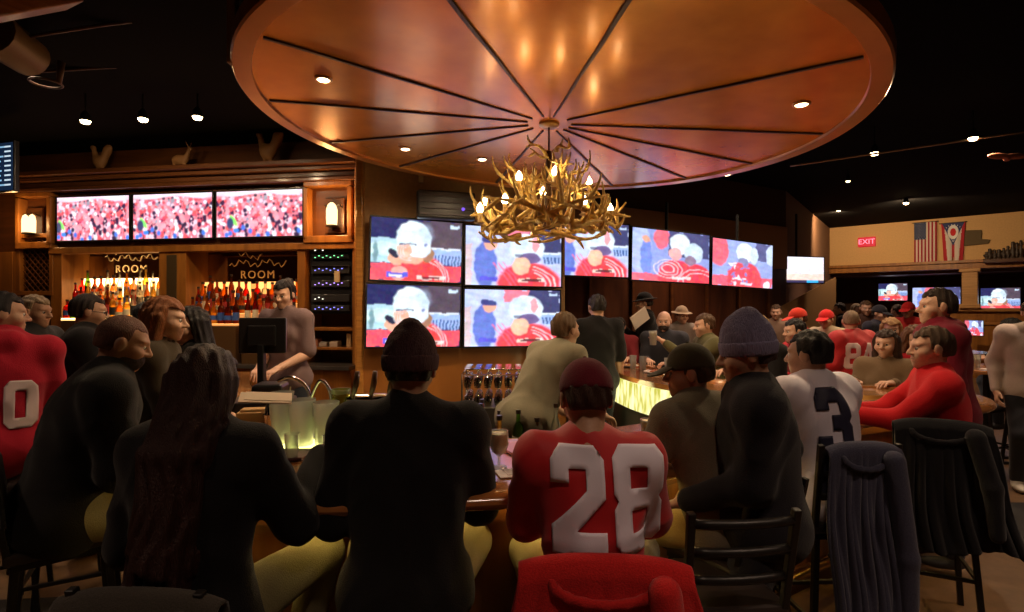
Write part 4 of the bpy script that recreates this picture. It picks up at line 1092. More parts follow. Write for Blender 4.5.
for (x, y), w in zip(((323, 91), (405, 156), (482, 163), (727, 166), (802, 94)), names_dl):
    d = F*1.31/(CY-y); p = at(x, y, d); q = DM.inverted() @ p
    rr_ = math.hypot(q.x, q.y); q.z = .034-.018*rr_/1.93-.004
    t = thing('downlight', 'small recessed lamp glowing in the copper disc, '+w+' one', 'ceiling lamp', DM @ q)
    b = MB(); b.lathe([(.038, -.006), (.052, -.004), (.054, .006), (.038, .008)], seg=20, close=False); b.build('trim_ring', mat('lamp_ring', (.7, .45, .2), .3, metal=.8), t, smooth='auto')
    b = MB(); b.lathe([(.001, -.010), (.028, -.008), (.040, .0), (.001, .004)], seg=16); b.build('lens', BUL, t, smooth=True)
    spot('lamp_light', DM @ Vector((q.x, q.y, q.z-.03)), 62, size=2.95)

# ------------------------------------------------------------------ antler chandelier
ch = thing('antler_chandelier', 'round antler chandelier with candle bulbs hanging below the copper disc', 'chandelier', (.27, 3.95, 0))
ANT = mat('antler_bone', (.92, .55, .18), .5, bump=.3, scale=30, vary=.35, stretch=(1, 1, 1))
ra = random.Random(21)
def antler(b, base, ang, L, out, rise, rr0=.017, tines=4, sweep=.9, flip=1):
    """curved beam lying round the ring, tips turned up and outward"""
    pts = []; n = 12
    for k in range(n+1):
        t = k/n; a = ang+flip*sweep*t*1.0; r = base[0]+out*(t**1.8); z = base[1]+rise*(t**2.2)+.03*math.sin(t*5+ang)
        pts.append(Vector((math.cos(a)*r, math.sin(a)*r, z)))
    b.tube(pts, [rr0*(1-.72*(k/n)) for k in range(n+1)], 7)
    for j in range(tines):
        k = 2+int(j*(n-4)/max(1, tines-1)); p = pts[k]; d = (pts[min(k+1, n)]-pts[k-1]).normalized(); o = Vector((p.x, p.y, 0)).normalized()
        up_ = Vector((0, 0, 1)); sgn = ra.choice((1, 1, 1, -.4)); l = L*ra.uniform(.55, 1.1)
        v = (up_*sgn+o*ra.uniform(-.1, .8)+d*ra.uniform(.0, .5)).normalized()
        q = [p, p+v*l*.35+o*l*.12, p+v*l*.7+o*l*.12+up_*l*.05, p+v*l+up_*l*.16]
        b.tube(catmull(q, 3), [rr0*.62*(1-.85*i/9)+.002 for i in range(10)], 6)
for tier, (n, r0, z0, out, rise, L) in enumerate(((13, .40, 2.34, .16, .13, .17), (9, .40, 2.30, .10, -.02, .12), (9, .20, 2.50, .16, .16, .16), (7, .12, 2.68, .20, .08, .12), (3, .03, 2.86, .16, .02, .07))):
    for i in range(n):
        b = MB(); antler(b, (r0+ra.uniform(-.03, .03), z0+ra.uniform(-.02, .02)), 2*PI*i/n+ra.uniform(-.12, .12), L, out*ra.uniform(.8, 1.2), rise*ra.uniform(.7, 1.3), .025 if tier < 2 else .019, (4, 3, 4, 3, 2)[tier], 1.1 if tier < 3 else .8, 1 if i % 2 else -1)
        b.build('antler', ANT, ch, smooth=True)
for i in range(8):       # antlers leaning between the tiers
    a = 2*PI*i/8+.2; b = MB(); c1 = Vector((math.cos(a), math.sin(a), 0)); s1 = Vector((-math.sin(a), math.cos(a), 0))
    q = [c1*.42+Vector((0, 0, 2.33)), c1*.30+s1*.06+Vector((0, 0, 2.44)), c1*.22+s1*.0+Vector((0, 0, 2.58)), c1*.10-s1*.05+Vector((0, 0, 2.74))]
    p = catmull(q, 4); b.tube(p, [.018*(1-.5*k/12) for k in range(13)], 7)
    for k in (3, 6, 9): b.tube(catmull([p[k], p[k]+c1*.08+Vector((0, 0, .03)), p[k]+c1*.12+Vector((0, 0, .12))], 3), [.010-.0012*j for j in range(7)], 6)
    b.build('antler', ANT, ch, smooth=True)
b = MB(); b.tube([(0, 0, 2.36), (0, 0, 2.88)], .022, 10); b.tube([(0, 0, 2.88), (0, 0, 3.07)], .007, 8); b.lathe([(.001, 2.30), (.05, 2.32), (.03, 2.37), (.001, 2.38)], seg=14)
b.build('stem', mat('stem_bronze', (.10, .05, .02), .4, metal=.8), ch, smooth='auto')
CAN = mat('candle_sleeve', (.65, .45, .22), .5); FLM = glow('candle_bulb', (1.0, .72, .36), 26)
bulbs = [(x, y) for x, y in ((480, 209), (485, 202), (505, 200), (519, 177), (555, 172), (589, 182), (584, 201), (610, 209), (543, 192))]
for i, (x, y) in enumerate(bulbs):
    dz = (-.30, .25, -.38, -.18, -.24, .18, -.2, .05, .3)[i]; p = at(x, y, 3.95+dz)-Vector((.27, 3.95, 0))
    b = MB(); b.lathe([(.001, -.10), (.020, -.10), (.014, -.09), (.013, -.025), (.001, -.025)], c=p, seg=10); b.lathe([(.001, -.105), (.032, -.098), (.034, -.092), (.001, -.094)], c=p, seg=12); b.build('candle_sleeve', CAN, ch, smooth='auto')
    b = MB(); b.lathe([(.001, -.026), (.014, -.024), (.023, -.008), (.022, .010), (.012, .030), (.001, .046)], c=p, seg=10); b.build('bulb', FLM, ch, smooth=True)
    point('bulb_light', p+Vector((.27, 3.95, 0)), 12, rad=.02)

# ------------------------------------------------------------------ wall lamps of the back bar
for px, w, e, n_ in ((34, 'left, beside the first crowd screen', 8, 2), (334.5, 'right, beside the last crowd screen', 20, 1)):
    t = thing('wall_lamp', 'glowing rounded glass wall lamp on the back bar, '+w, 'lamp', MW @ Vector((U(px), -.02, 2.88)), yawU)
    b = MB(); b.box((0, .04, .0), (.26, .03, .44)); b.build('back_plate', W_CABD, t, bevel=.01)
    b = MB(); b.tube([(-.10, .03, .10), (-.10, -.04, .12), (.10, -.04, .12), (.10, .03, .10)], .008, 6); b.lathe([(.001, -.15), (.07, -.15), (.07, -.13), (.001, -.13)], seg=16, c=(0, -.05, 0)); b.build('bracket', METB, t)
    b = MB()
    if n_ == 1: b.lathe([(.001, -.13), (.062, -.13), (.068, -.05), (.068, .06), (.05, .12), (.02, .15), (.001, .152)], seg=18, c=(0, -.05, 0))
    else:
        for s in (-1, 1): b.lathe([(.001, -.13), (.040, -.13), (.042, .04), (.03, .10), (.001, .125)], seg=14, c=(s*.055, -.05, 0))
    b.build('glass_shade', glow('lamp_shade_glow', (1.0, .70, .34), 2.2), t, smooth='auto')
    point('lamp_glow', MW @ Vector((U(px), -.24, 2.88)), e, (1, .55, .2), .07)
# ------------------------------------------------------------------ equipment rack
t = thing('equipment_rack', 'black audio rack with small coloured lights in the back bar', 'equipment rack', MW @ Vector(((U(306)+U(353))/2, .02, 0)), yawU)
w = U(353)-U(306)-.06; z0, z1 = ZU(330, 314), ZU(330, 242)
b = MB(); b.box((0, .18, (z0+z1)/2), (w, .30, z1-z0)); b.build('rack_case', BPLAS, t, bevel=.006)
units = [(.90, .07, 0), (.80, .06, 1), (.62, .10, 2), (.42, .08, 3), (.22, .09, 0), (.08, .07, 2)]
for k, (f, hh_, kind) in enumerate(units):
    z = z0+(z1-z0)*f; u = MB(); u.box((0, .02, z), (w*.9, .04, hh_)); uo = u.build('rack_unit', mat('rack_unit_grey', (.05, .05, .055), .3, metal=.4) if kind != 1 else METB, t, bevel=.004)
    g = MB()
    for j in range(8 if kind else 3): g.box((-w*.35+j*w*.09, -.004, z+(.01 if j % 2 else -.01)), (.018, .006, .010))
    g.build('indicator_light', glow('led_%d' % kind, ((.9, .85, .7), (.2, .8, .3), (.25, .25, 1), (.5, .3, 1))[kind], 2.0), uo)
b = MB(); b.box((0, -.005, z0+(z1-z0)*.66), (w*.85, .01, .022)); b.build('silver_strip', CHROME, t)
b = MB(); b.box((.10, -.01, z0+(z1-z0)*.52), (.07, .02, .14)); b.build('paper_note', mat('paper_tan', (.55, .42, .25), .8), t)
# shelf with odds and ends below the rack
pbox('shelf', 306, 353, 1.44, 1.48, -.02, .40, W_CAB); pbox('shelf', 306, 353, 1.20, 1.235, -.02, .40, W_CAB)
for px, hh_, col, lab in ((312, .10, (.3, .1, .05), 'low reddish box on the shelf under the audio rack'), (321, .05, (.35, .3, .25), 'flat stack of papers on the shelf under the audio rack'), (332, .06, (.5, .4, .3), 'folded cloth on the shelf under the audio rack'), (347, .17, (.6, .4, .2), 'upright tan carton at the right of the shelf under the audio rack')):
    b = MB(); b.box((0, 0, hh_/2), (.11 if px != 347 else .06, .12, hh_)); 
    if px in (321, 332): b.box((.01, .0, hh_+.008), (.10, .11, .012))
    o = b.build('storage_box' if px in (312, 347) else 'paper_stack', mat('box_%d' % px, col, .7), bevel=.006, loc=MW @ Vector((U(px), .10, 1.235)), rot=(0, 0, yawU)); tag(o, lab, 'box' if px in (312, 347) else 'papers')
# carved animals on the ledge
def carving(px, hgt, lab, kind):
    s = SDF(); k = hgt/.4
    if kind == 0:   # rooster-like, upright tail
        s.ell((0, 0, .16*k), (.10*k, .07*k, .10*k)); s.cone((-.06*k, 0, .20*k), (-.11*k, 0, .36*k), .045*k, .03*k, k=.03*k); s.ell((-.12*k, 0, .38*k), (.035*k, .03*k, .03*k)); s.cone((.06*k, 0, .18*k), (.13*k, 0, .32*k), .05*k, .06*k, k=.03*k); s.ell((.14*k, 0, .36*k), (.07*k, .03*k, .05*k), k=.03*k)
        for q in (-.04, .04): s.cone((q*k, 0, .10*k), (q*k, 0, .01), .02*k, k=.02*k)
        s.ell((0, 0, .01), (.09*k, .06*k, .02), k=.02)
    else:
        s.ell((0, 0, .14*k), (.14*k, .06*k, .08*k)); s.cone((.10*k, 0, .16*k), (.16*k, 0, .28*k), .04*k, .025*k, k=.03*k); s.ell((.18*k, 0, .30*k), (.04*k, .025*k, .025*k))
        for q in (-.10, .08): s.cone((q*k, 0, .12*k), (q*k, 0, .01), .025*k, k=.02*k)
        for q in (-1, 1): s.cone((.16*k, q*.01, .32*k), (.14*k, q*.07*k, .42*k), .014*k, .008*k, k=.01)
    v, f = s.mesh(.014); o = link('carved_animal', mesh_np('carved_animal', v, f, mat('carved_wood', (.28, .13, .045), .6, bump=.3, scale=20)), None, MW @ Vector((U(px), .0, 3.55)), (0, 0, yawU)); tag(o, lab, 'carving')
carving(100, .36, 'pale carved rooster on the ledge above the left crowd screen', 0); carving(180, .34, 'dark carved deer on the ledge above the middle crowd screen', 1); carving(268, .42, 'carved bird on the ledge near the copper disc', 0)
# air grille, small wall box
t = thing('wall_speaker', 'long black slotted speaker panel above the video wall left of the chandelier', 'speaker', at(447, 205, 5.72), math.atan2(T2b[1]-T1a[1], T2b[0]-T1a[0]))
b = MB(); b.box((0, .05, 0), (.62, .12, .30)); b.build('case', BPLAS, t, bevel=.02)
b = MB()
for k in range(4): b.box((0, -.015, -.10+.065*k), (.58, .012, .022))
b.build('slats', mat('slat_grey', (.05, .04, .05), .5), t)
b = MB(); b.lathe([(.001, 0), (.018, 0), (.018, .01), (.001, .01)], seg=14); b.T = None
o = b.build('blue_light', glow('purple_led', (.22, .10, .9), 1.2), t, loc=(.17, -.02, -.04), rot=(PI/2, 0, 0))
o = MB().box((0, 0, 0), (.05, .03, .10)).build('wall_switch', mat('switch_pale', (.7, .6, .4), .5), bevel=.006, loc=at(421, 178, 5.85)); tag(o, 'small pale switch box on the tan wall above the video wall', 'switch')

# ------------------------------------------------------------------ ceiling rails, pipes, beam, track lamps
def pipe(nm, lab, pts, r, m, cat='pipe'): b = MB(); b.tube(pts, r, 10); o = b.build(nm, m, smooth=True); return tag(o, lab, cat)
PIPE = mat('pipe_dim', (.10, .055, .035), .5, metal=.4)
pipe('ceiling_pipe', 'thin pipe crossing the black ceiling just above the left track lamps', catmull([at(40, 85, 5.6), at(120, 78, 5.5), at(235, 77, 5.4)], 5), .012, PIPE)
pipe('ceiling_pipe', 'thin upper pipe crossing the black ceiling left of the disc', catmull([at(35, 72, 5.0), at(120, 67, 5.0), at(235, 63, 5.0)], 5), .012, PIPE)
pipe('ceiling_pipe', 'thin long pipe high in the upper left corner', catmull([at(-20, 45, 4.2), at(110, 24, 4.2), at(232, 12, 4.2)], 5), .014, PIPE)
pipe('lamp_rail', 'thin bright rail running right from the copper disc across the black ceiling', catmull([at(790, 166, 6.9), at(900, 150, 6.4), at(1030, 131, 5.9)], 5), .012, mat('rail_steel', (.35, .25, .15), .35, metal=.8), 'rail')
b = MB(); b.bar(at(-80, 14, 2.5), at(66, -10, 3.0), .20, .16); o = b.build('ceiling_beam', wood('beam_red', (.30, .08, .02), (.45, .14, .04), .4), bevel=.01); tag(o, 'reddish wooden beam end in the upper left corner', 'beam')
t = thing('hanging_duct', 'round brown duct with an open ring end below the ceiling at left', 'duct', (0, 0, 0))
b = MB(); b.tube([at(-10, 30, 4.0), at(30, 58, 4.4)], [.17, .15], 18); b.build('duct_body', mat('duct_brown', (.16, .10, .04), .5, metal=.3), t, smooth='auto')
b = MB(); c_ = at(46, 83, 4.6); b.tube([c_+Vector((.11*math.cos(a), .11*math.sin(a), 0)) for a in [2*PI*i/20 for i in range(21)]], .010, 6, cap=False); b.tube([c_+Vector((.11, 0, 0)), c_+Vector((.13, 0, .18))], [.02, .03], 8); b.build('ring', PIPE, t, smooth=True)
b = MB(); b.box(at(233, 12, 3.1)-Vector((0, 0, -.15)), (.05, .05, .9)); o = b.build('hanger_post', mat('post_tan', (.35, .22, .12), .6), bevel=.005); tag(o, 'tan vertical hanger post beside the left edge of the disc', 'post')
def track(px, py, d, w, e=18, aim=None, s=1.0, nm='track_lamp', bright=20):
    p = at(px, py, d); t = thing(nm, w, 'ceiling lamp', p)
    b = MB(); b.lathe([(.02*s, .10), (.045*s, .06), (.05*s, 0), (.044*s, 0), (.03*s, .05), (.001, .06)], seg=14); b.build('shade', METB, t, smooth='auto')
    b = MB(); b.lathe([(.001, -.035*s), (.034*s, -.026*s), (.048*s, .0), (.030*s, .04), (.001, .05)], seg=14); b.build('bulb', glow('track_bulb_%d' % bright, (1.0, .70, .34), bright), t, smooth=True)
    b = MB(); b.tube([(0, 0, .10), (0, 0, CEIL-p.z)], .008, 6); b.build('hanger', METB, t)
    if e: spot('track_light', p+Vector((0, 0, -.05)), e, tgt=aim or (p.x, p.y, 0), size=2.7)
track(85.5, 121, 5.6, 'left one of the three hanging lamps over the back bar', 38, aim=(-5.2, 6.9, 1.9))
track(143, 119, 5.6, 'middle and brightest of the three hanging lamps over the back bar', 50, aim=(-4.2, 6.6, 1.9), bright=34)
track(197.5, 117, 5.6, 'right one of the three hanging lamps over the back bar', 38, aim=(-3.2, 6.5, 1.9))
track(874.5, 153, 6.6, 'lamp on the rail closest to the right edge of the copper disc', 90, aim=(3.6, 6.5, 0))
track(973, 138, 6.1, 'rightmost lamp on the bright rail', 90, aim=(4.6, 5.0, 0))
track(906, 203, 11.0, 'bright hanging lamp above the two flags', 260, aim=(10.0, 13.2, 3.0), bright=30)
track(838.5, 210, 12.5, 'hanging lamp left of and above the exit sign', 150, aim=(8.4, 15.0, 2.6), bright=26)
track(967, 197, 11.5, 'dim small hanging lamp right of the flags', 0, bright=6, s=.6)
track(848, 181, 8.6, 'small dim lamp under a hanging plate beyond the rail', 3, bright=8, s=.7)
track(891, 291-4, 15.2, 'small lamp below the beam left of the column', 0, bright=5, s=.6) if False else None
t = tag(link('ceiling_fan_blade', None), 'x', 'x') if False else None
s = SDF(); 
for q in (-1, 1): s.ell((q*.10, 0, .01), (.12, .03, .035), k=.02)
s.ell((0, 0, -.02), (.03, .04, .03), k=.02); v, f = s.mesh(.012)
o = link('hanging_bird', mesh_np('hanging_bird', v, f, mat('bird_red', (.45, .16, .10), .6)), None, at(1007, 157, 6.0)); tag(o, 'small reddish bird-shaped ornament hanging at the upper right', 'ornament')

# ------------------------------------------------------------------ the bar
O_ = [(-3.2,5.7),(-2.85,4.8),(-2.22,3.9),(-1.88,3.05),(-1.60,2.33),(-1.22,1.98),(-.76,1.87),(-.13,1.93),(.28,2.03),(.62,2.24),(1.30,2.72),(2.0,3.17),(2.7,3.52),(3.35,3.75),(3.62,4.2),(3.3,4.66),(2.7,4.76),(2.1,4.96),(1.8,5.5),(1.68,6.3)]
I_ = [(-2.75,5.75),(-2.3,4.75),(-1.70,3.95),(-1.28,3.45),(-1.02,3.05),(-.85,2.88),(-.60,2.78),(-.20,2.80),(.14,2.88),(.42,3.02),(1.0,3.35),(1.7,3.75),(2.45,3.98),(2.95,4.08),(3.02,4.16),(2.95,4.22),(2.4,4.26),(1.6,4.5),(1.2,5.2),(1.05,6.2)]
Oc = [v.to_2d() for v in catmull([(x, y, 0) for x, y in O_], 6)]; Ic = [v.to_2d() for v in catmull([(x, y, 0) for x, y in I_], 6)]
bar = thing('bar_counter', 'long curving wooden bar counter with a rounded orange-brown edge and underlight', 'bar counter', (0, 0, 0))
def lane(da, db):          # two lines parallel to the outer edge, measured inward in metres
    A, B = [], []
    for o, i in zip(Oc, Ic):
        d = (i-o); L = d.length; A.append(o+d*(da/L)); B.append(o+d*(db/L))
    return A, B
def arc(cx, cz, rx, rz, a0, a1, n=6): return [(cx+rx*math.cos(a0+(a1-a0)*k/n), cz+rz*math.sin(a0+(a1-a0)*k/n)) for k in range(n+1)]
b = MB(); A, B = lane(0, .17)      # padded arm rest edge
prof = arc(.35, 1.035, .35, .035, PI/2, 3*PI/2, 8)+[(.9, .995), (1, 1.03), (.9, 1.068)]
b.sweep(A, B, prof); b.build('arm_rest', wood('wood_armrest', (.30, .11, .03), (.52, .22, .07), .18, 2.5, (1, 1, 1), .9), bar, smooth='auto')
b = MB(); A = lane(.15, 0)[0]; b.sweep(A, Ic, [(0, 1.005), (1, 1.005), (1, 1.05), (0, 1.05)]); b.build('countertop', W_TOP, bar)
b = MB(); A, B = lane(.26, .32); b.sweep(A, B, [(0, .08), (1, .08), (1, 1.005), (0, 1.005)]); b.build('front_panel', W_BAR, bar)
b = MB(); A, B = lane(.24, .27)
for z0, z1 in ((.0, .14), (.88, 1.0)): b.sweep(A, B, [(0, z0), (1, z0), (1, z1), (0, z1)])
b.build('moulding', W_CABD, bar)
b = MB(); A, B = lane(.21, .235); b.sweep(A, B, [(0, .975), (1, .975), (1, .99), (0, .99)]); b.build('under_light', glow('under_light', (1.0, .70, .20), 16.0), bar)
b = MB(); A, B = lane(.12, .16); rail = [(p.x, p.y, .20) for p in A]; b.tube(rail, .022, 8); b.build('foot_rail', mat('brass_rail', (.6, .38, .12), .3, metal=1), bar, smooth=True)
def inner(da, db, k0, k1):
    A, B = [], []
    for o, i in list(zip(Oc, Ic))[k0:k1]: d = (o-i).normalized(); A.append(i+d*da); B.append(i+d*db)
    return A, B
b = MB(); A, B = inner(.02, .06, 0, len(Oc)); b.sweep(A, B, [(0, .0), (1, .0), (1, 1.0), (0, 1.0)]); b.build('inner_panel', mat('inner_steel', (.10, .10, .08), .35, metal=.6), bar)
# glowing glass band on the inner side of the far leg
GB = mat('lit_glass_band', (.4, .42, .2), .4)
def band_mat():
    m = bpy.data.materials.new('glow_band'); m.use_nodes = True; nt = m.node_tree; nt.nodes.clear(); L = nt.links.new
    tc = nt.nodes.new('ShaderNodeTexCoord'); n = nt.nodes.new('ShaderNodeTexNoise'); n.inputs['Scale'].default_value = 22; mp = nt.nodes.new('ShaderNodeMapping'); mp.inputs['Scale'].default_value = (1, 1, .25)
    cr = nt.nodes.new('ShaderNodeValToRGB'); cr.color_ramp.elements[0].position = .35; cr.color_ramp.elements[0].color = (.45, .42, .06, 1); cr.color_ramp.elements[1].position = .62; cr.color_ramp.elements[1].color = (1, .92, .45, 1)
    e = nt.nodes.new('ShaderNodeEmission'); e.inputs[1].default_value = 1.35; o = nt.nodes.new('ShaderNodeOutputMaterial')
    L(tc.outputs['Object'], mp.inputs[0]); L(mp.outputs[0], n.inputs['Vector']); L(n.outputs['Fac'], cr.inputs[0]); L(cr.outputs[0], e.inputs[0]); L(e.outputs[0], o.inputs[0]); return m
BM = band_mat()
b = MB(); A, B = inner(-.012, .018, 92, len(Oc)); b.sweep(A, B, [(0, .74), (1, .74), (1, 1.0), (0, 1.0)]); b.build('lit_band', BM, bar)
for (x, y) in ((1.45, 4.65), (1.2, 5.3), (2.7, 4.18), (2.1, 4.28)): point('band_light', (x-.12, y-.10, .95), 2.5, (1, .88, .4), .10)
# ------------------------------------------------------------------ the guests and the staff
def Z_(y, d): return EYE+(CY-y)/F*d
BLK = (.009, .008, .009); HB = (.020, .012, .008); HBR = (.07, .035, .015)
PEOPLE = {}
def P_(key, label, px, d, y, face, **k):
    PEOPLE[key] = person(label, px, d, Z_(y, d), face, **k); return PEOPLE[key]
P_('beanie', 'person in a dark knit hat and black jacket seen from behind at the bar', 411, 2.0, 334, 0, lean=5, pitch=10, quality=3, bulk=1.04,
   shirt=(BLK, 'jacket', .030), pants=(.20, .17, .09), seat=.70, hair=('short', HB), cap=('beanie', (.085, .042, .052), .118), hands=((-.24, .30, 1.12), (.20, .42, 1.12)), knees=.12, skin='tan')
P_('j28', 'person in a red number 28 jersey and maroon cap seen from behind', 586, 1.82, 366, -3, lean=4, pitch=18, quality=3, bulk=.92, yaw=4,
   shirt=((.52, .010, .016), 'jersey', .026), pants=(.30, .26, .15), seat=.70, hair=('short', (.05, .02, .012)), cap=('cap', (.13, .012, .022)), hands=((-.17, .38, 1.10), (.17, .40, 1.10)), knees=.13,
   num=('28', .33, .05, .36, (.86, .80, .94), 1), tilt=-2, scarf=(.38, .01, .018))
P_('longhair', 'person with very long dark auburn hair in a black jacket, seen from behind', 207, 1.78, 350, -3, lean=5, pitch=12, fem=True, quality=3, bulk=1.02,
   shirt=(BLK, 'jacket', .03), pants=(.20, .18, .10), seat=.70, hair=('long', (.035, .011, .008), -.60), hands=((-.20, .30, 1.12), (.24, .42, 1.16)), knees=.17)
P_('vest', 'person in a dark olive cap, grey sleeves and black vest leaning on the bar', 688, 2.44, 348, 32, lean=18, yaw=45, pitch=8, quality=3, bulk=1.12,
   shirt=((.17, .145, .10), 'long', .02), pants=(.40, .30, .14), hair=('short', HBR), cap=('cap', (.055, .045, .022)), hands=((-.30, .46, 1.12), (.14, .44, 1.10)), curl=1.0)
P_('hoodman', 'standing person in a tall grey-blue knit hat and black jacket, looking left', 745, 2.16, 326, 74, pose='stand', lean=4, yaw=4, pitch=12, quality=3, bulk=1.05,
   shirt=((.010, .009, .012), 'jacket', .030), pants=(.02, .02, .025), hair=('short', (.06, .04, .04)), cap=('beanie', (.24, .22, .36), .135), hands=((-.08, .28, .98), (.26, .02, .92)), skin='mid', scarf=(.05, .05, .07))
P_('j3', 'black-haired person in a white number 3 jersey seated at the bar', 808, 2.75, 332, 24, lean=8, pitch=6, yaw=18, quality=3, bulk=1.12,
   shirt=((.82, .76, .88), 'jersey', .028), pants=(.10, .12, .20), hair=('short', (.010, .008, .008)), hands=((-.22, .42, 1.10), (.20, .42, 1.10)), num=('3', .33, -.07, .34, (.02, .02, .05), 1), skin='mid')
P_('red', 'person in a bright red long-sleeved shirt leaning forward on the bar at right', 930, 3.10, 328, 66, lean=5, pitch=4, yaw=8, quality=3, bulk=1.0,
   shirt=((.55, .012, .018), 'long', .02), pants=(.02, .02, .03), hair=('short', HBR), hands=((-.10, .52, 1.12), (.10, .52, 1.10)), skin='light')
P_('hoodie', 'tall standing person in a dark red hoodie, in profile facing left', 936, 3.65, 289, 70, pose='stand', lean=3, pitch=2, yaw=6, quality=3, bulk=1.1, sc=1.06,
   shirt=((.17, .008, .022), 'hoodie'), pants=(.03, .03, .05), hair=('short', (.03, .016, .010)), skin='light')
P_('bald', 'person with a reddish shaved head and black jacket hunched at the left bar', 124, 2.55, 317, -48, lean=16, pitch=20, yaw=-10, quality=3, bulk=1.12, beard=(.03, .015, .01),
   shirt=((.008, .007, .007), 'jacket', .032), pants=(.30, .27, .14), hair=('buzz', (.14, .055, .035)), skin='tan', hands=((-.18, .42, 1.10), (.14, .46, 1.10)))
P_('auburn', 'person with long wavy auburn hair in profile facing right at the left bar', 166, 3.12, 299, -72, pose='stand', lean=8, pitch=8, fem=True, quality=2, shirt=((.05, .035, .02), 'long'), hair=('long', (.26, .085, .025)), hands=((-.16, .40, 1.15), (.12, .42, 1.12)), skin='light')
P_('darkwoman', 'person with long black hair beside the auburn-haired one, face turned to camera', 190, 3.62, 309, 140, pose='stand', lean=4, pitch=12, fem=True, quality=2, shirt=(BLK, 'long'), hair=('long', (.012, .009, .009)), skin='light', hands='crossed')
P_('glass', 'standing person in black with short black hair and glasses at the left bar', 90, 3.90, 295, -55, pose='stand', lean=4, pitch=8, quality=2, bulk=1.15, shirt=(BLK, 'jacket'), hair=('short', HB), glasses=True, hands=((-.2, .4, 1.12), (.2, .42, 1.12)))
P_('headback', 'person with short black hair mostly hidden between two guests at the left bar', 148, 4.90, 303, -30, pose='stand', quality=1, shirt=(BLK, 'long'), hair=('short', (.012, .01, .01)))
P_('j10', 'person in a red hooded number 10 jersey at the far left edge', 4, 3.2, 292, 32, lean=6, yaw=-75, pitch=6, quality=3, bulk=.95, shirt=((.40, .012, .030), 'hoodie', .028), pants=(.03, .02, .02), hair=('short', (.012, .01, .01)), num=('10', .27, .03, .22, (.62, .48, .50), 1), skin='mid')
P_('greyman', 'grey-haired person in a dark suit behind the red number 10 jersey', 36, 4.2, 296, -85, pose='stand', lean=3, quality=2, shirt=((.03, .03, .032), 'jacket'), hair=('short', (.36, .26, .16)), skin='mid')
P_('barmaid', 'bartender with dark pinned hair and mauve shirt behind the black monitor', 284, 5.0, 281, 172, pose='stand', lean=4, pitch=14, fem=True, quality=2, shirt=((.20, .13, .13), 'short'), hair=('bun', (.015, .01, .01)), hands='lap', skin='light')
P_('greytee', 'bartender in a sage grey shirt and black trousers leaning over inside the bar', 566, 3.90, 313, -52, pose='stand', lean=34, pitch=4, fem=True, quality=2, bulk=1.15, shirt=((.30, .27, .19), 'short', .024), pants=(.012, .012, .015), hair=('short', (.17, .10, .05)), hands=((-.2, .50, .95), (.2, .52, .98)), skin='light')
P_('server', 'server in a black shirt with dark hair seen from behind inside the bar', 597, 5.60, 295, 8, pose='stand', lean=2, quality=2, shirt=(BLK, 'short', .022), hair=('short', (.015, .01, .01)))
P_('hatman', 'person in a black brimmed hat and black coat holding up a white menu', 644, 7.4, 294, 80, pose='stand', lean=2, quality=1, shirt=(BLK, 'jacket'), hair=('short', HB), cap=('brimhat', (.012, .01, .01)), hands=((-.02, .30, 1.42), (.16, .30, 1.32)))
P_('baldbeard', 'bald bearded person in dark grey smiling across the bar', 664, 6.75, 311, 158, pose='sit', sc=1.14, lean=8, quality=2, bulk=1.15, shirt=((.035, .035, .045), 'long'), hair=None, beard=(.04, .025, .02), skin='light')
P_('patternhat', 'person in a tan brimmed hat behind the bald bearded guest', 682, 7.8, 308, 190, pose='stand', sc=1.0, quality=1, shirt=((.22, .18, .16), 'short'), hair=('short', HBR), cap=('brimhat', (.35, .25, .17)), skin='light')
P_('olive', 'brown-haired person in an olive jacket stretching an arm with a drink', 704, 5.9, 314, 92, lean=12, sc=1.12, quality=2, bulk=1.15, shirt=((.12, .11, .05), 'jacket', .02), hair=('short', (.09, .045, .02)), hands=((-.08, .60, 1.34), (.20, .44, 1.10)), skin='light')
P_('blonde', 'person with short blonde hair and black top, in profile facing left', 757, 5.35, 317, 118, lean=12, sc=1.14, pitch=10, fem=True, quality=2, bulk=1.1, shirt=(BLK, 'short', .02), hair=('bob', (.50, .30, .10)), skin='light')
P_('redarm', 'black-haired person in a red shirt between the blonde guest and white jersey', 794, 5.7, 319, 92, lean=16, sc=1.14, quality=2, bulk=1.1, shirt=((.45, .02, .03), 'long'), hair=('short', (.012, .01, .01)), hands=((-.1, .55, 1.10), (.14, .56, 1.12)), skin='light')
P_('redcapback', 'person in an orange-red cap and red shirt behind the black-haired red shirt', 797, 6.9, 309, 90, pose='sit', sc=1.12, quality=1, shirt=((.45, .03, .03), 'short'), hair=('short', HBR), cap=('cap', (.62, .04, .02)), skin='light')
P_('creamcap', 'person in a red cap and cream shirt standing in the crowd', 826, 7.2, 311, 125, pose='stand', sc=1.0, quality=2, shirt=((.45, .36, .24), 'short'), hair=('short', HBR), cap=('cap', (.62, .02, .02)), skin='mid')
P_('j84', 'grey-haired person in a red number 84 jersey standing with back turned', 851, 6.0, 311, 12, pose='stand', lean=2, yaw=-40, quality=2, bulk=1.2, sc=1.04, shirt=((.55, .02, .025), 'jersey', .026), hair=('buzz', (.26, .17, .10)), num=('84', .28, -.05, .30, (.75, .6, .58), 1), skin='light')
P_('brunette', 'person with long brown hair in an olive-brown top, looking left', 886, 4.95, 330, 128, lean=6, sc=1.16, pitch=2, fem=True, quality=2, bulk=1.15, shirt=((.20, .13, .075), 'long'), hair=('long', (.045, .020, .010)), skin='light', hands=((-.16, .40, 1.08), (.16, .40, 1.08)))
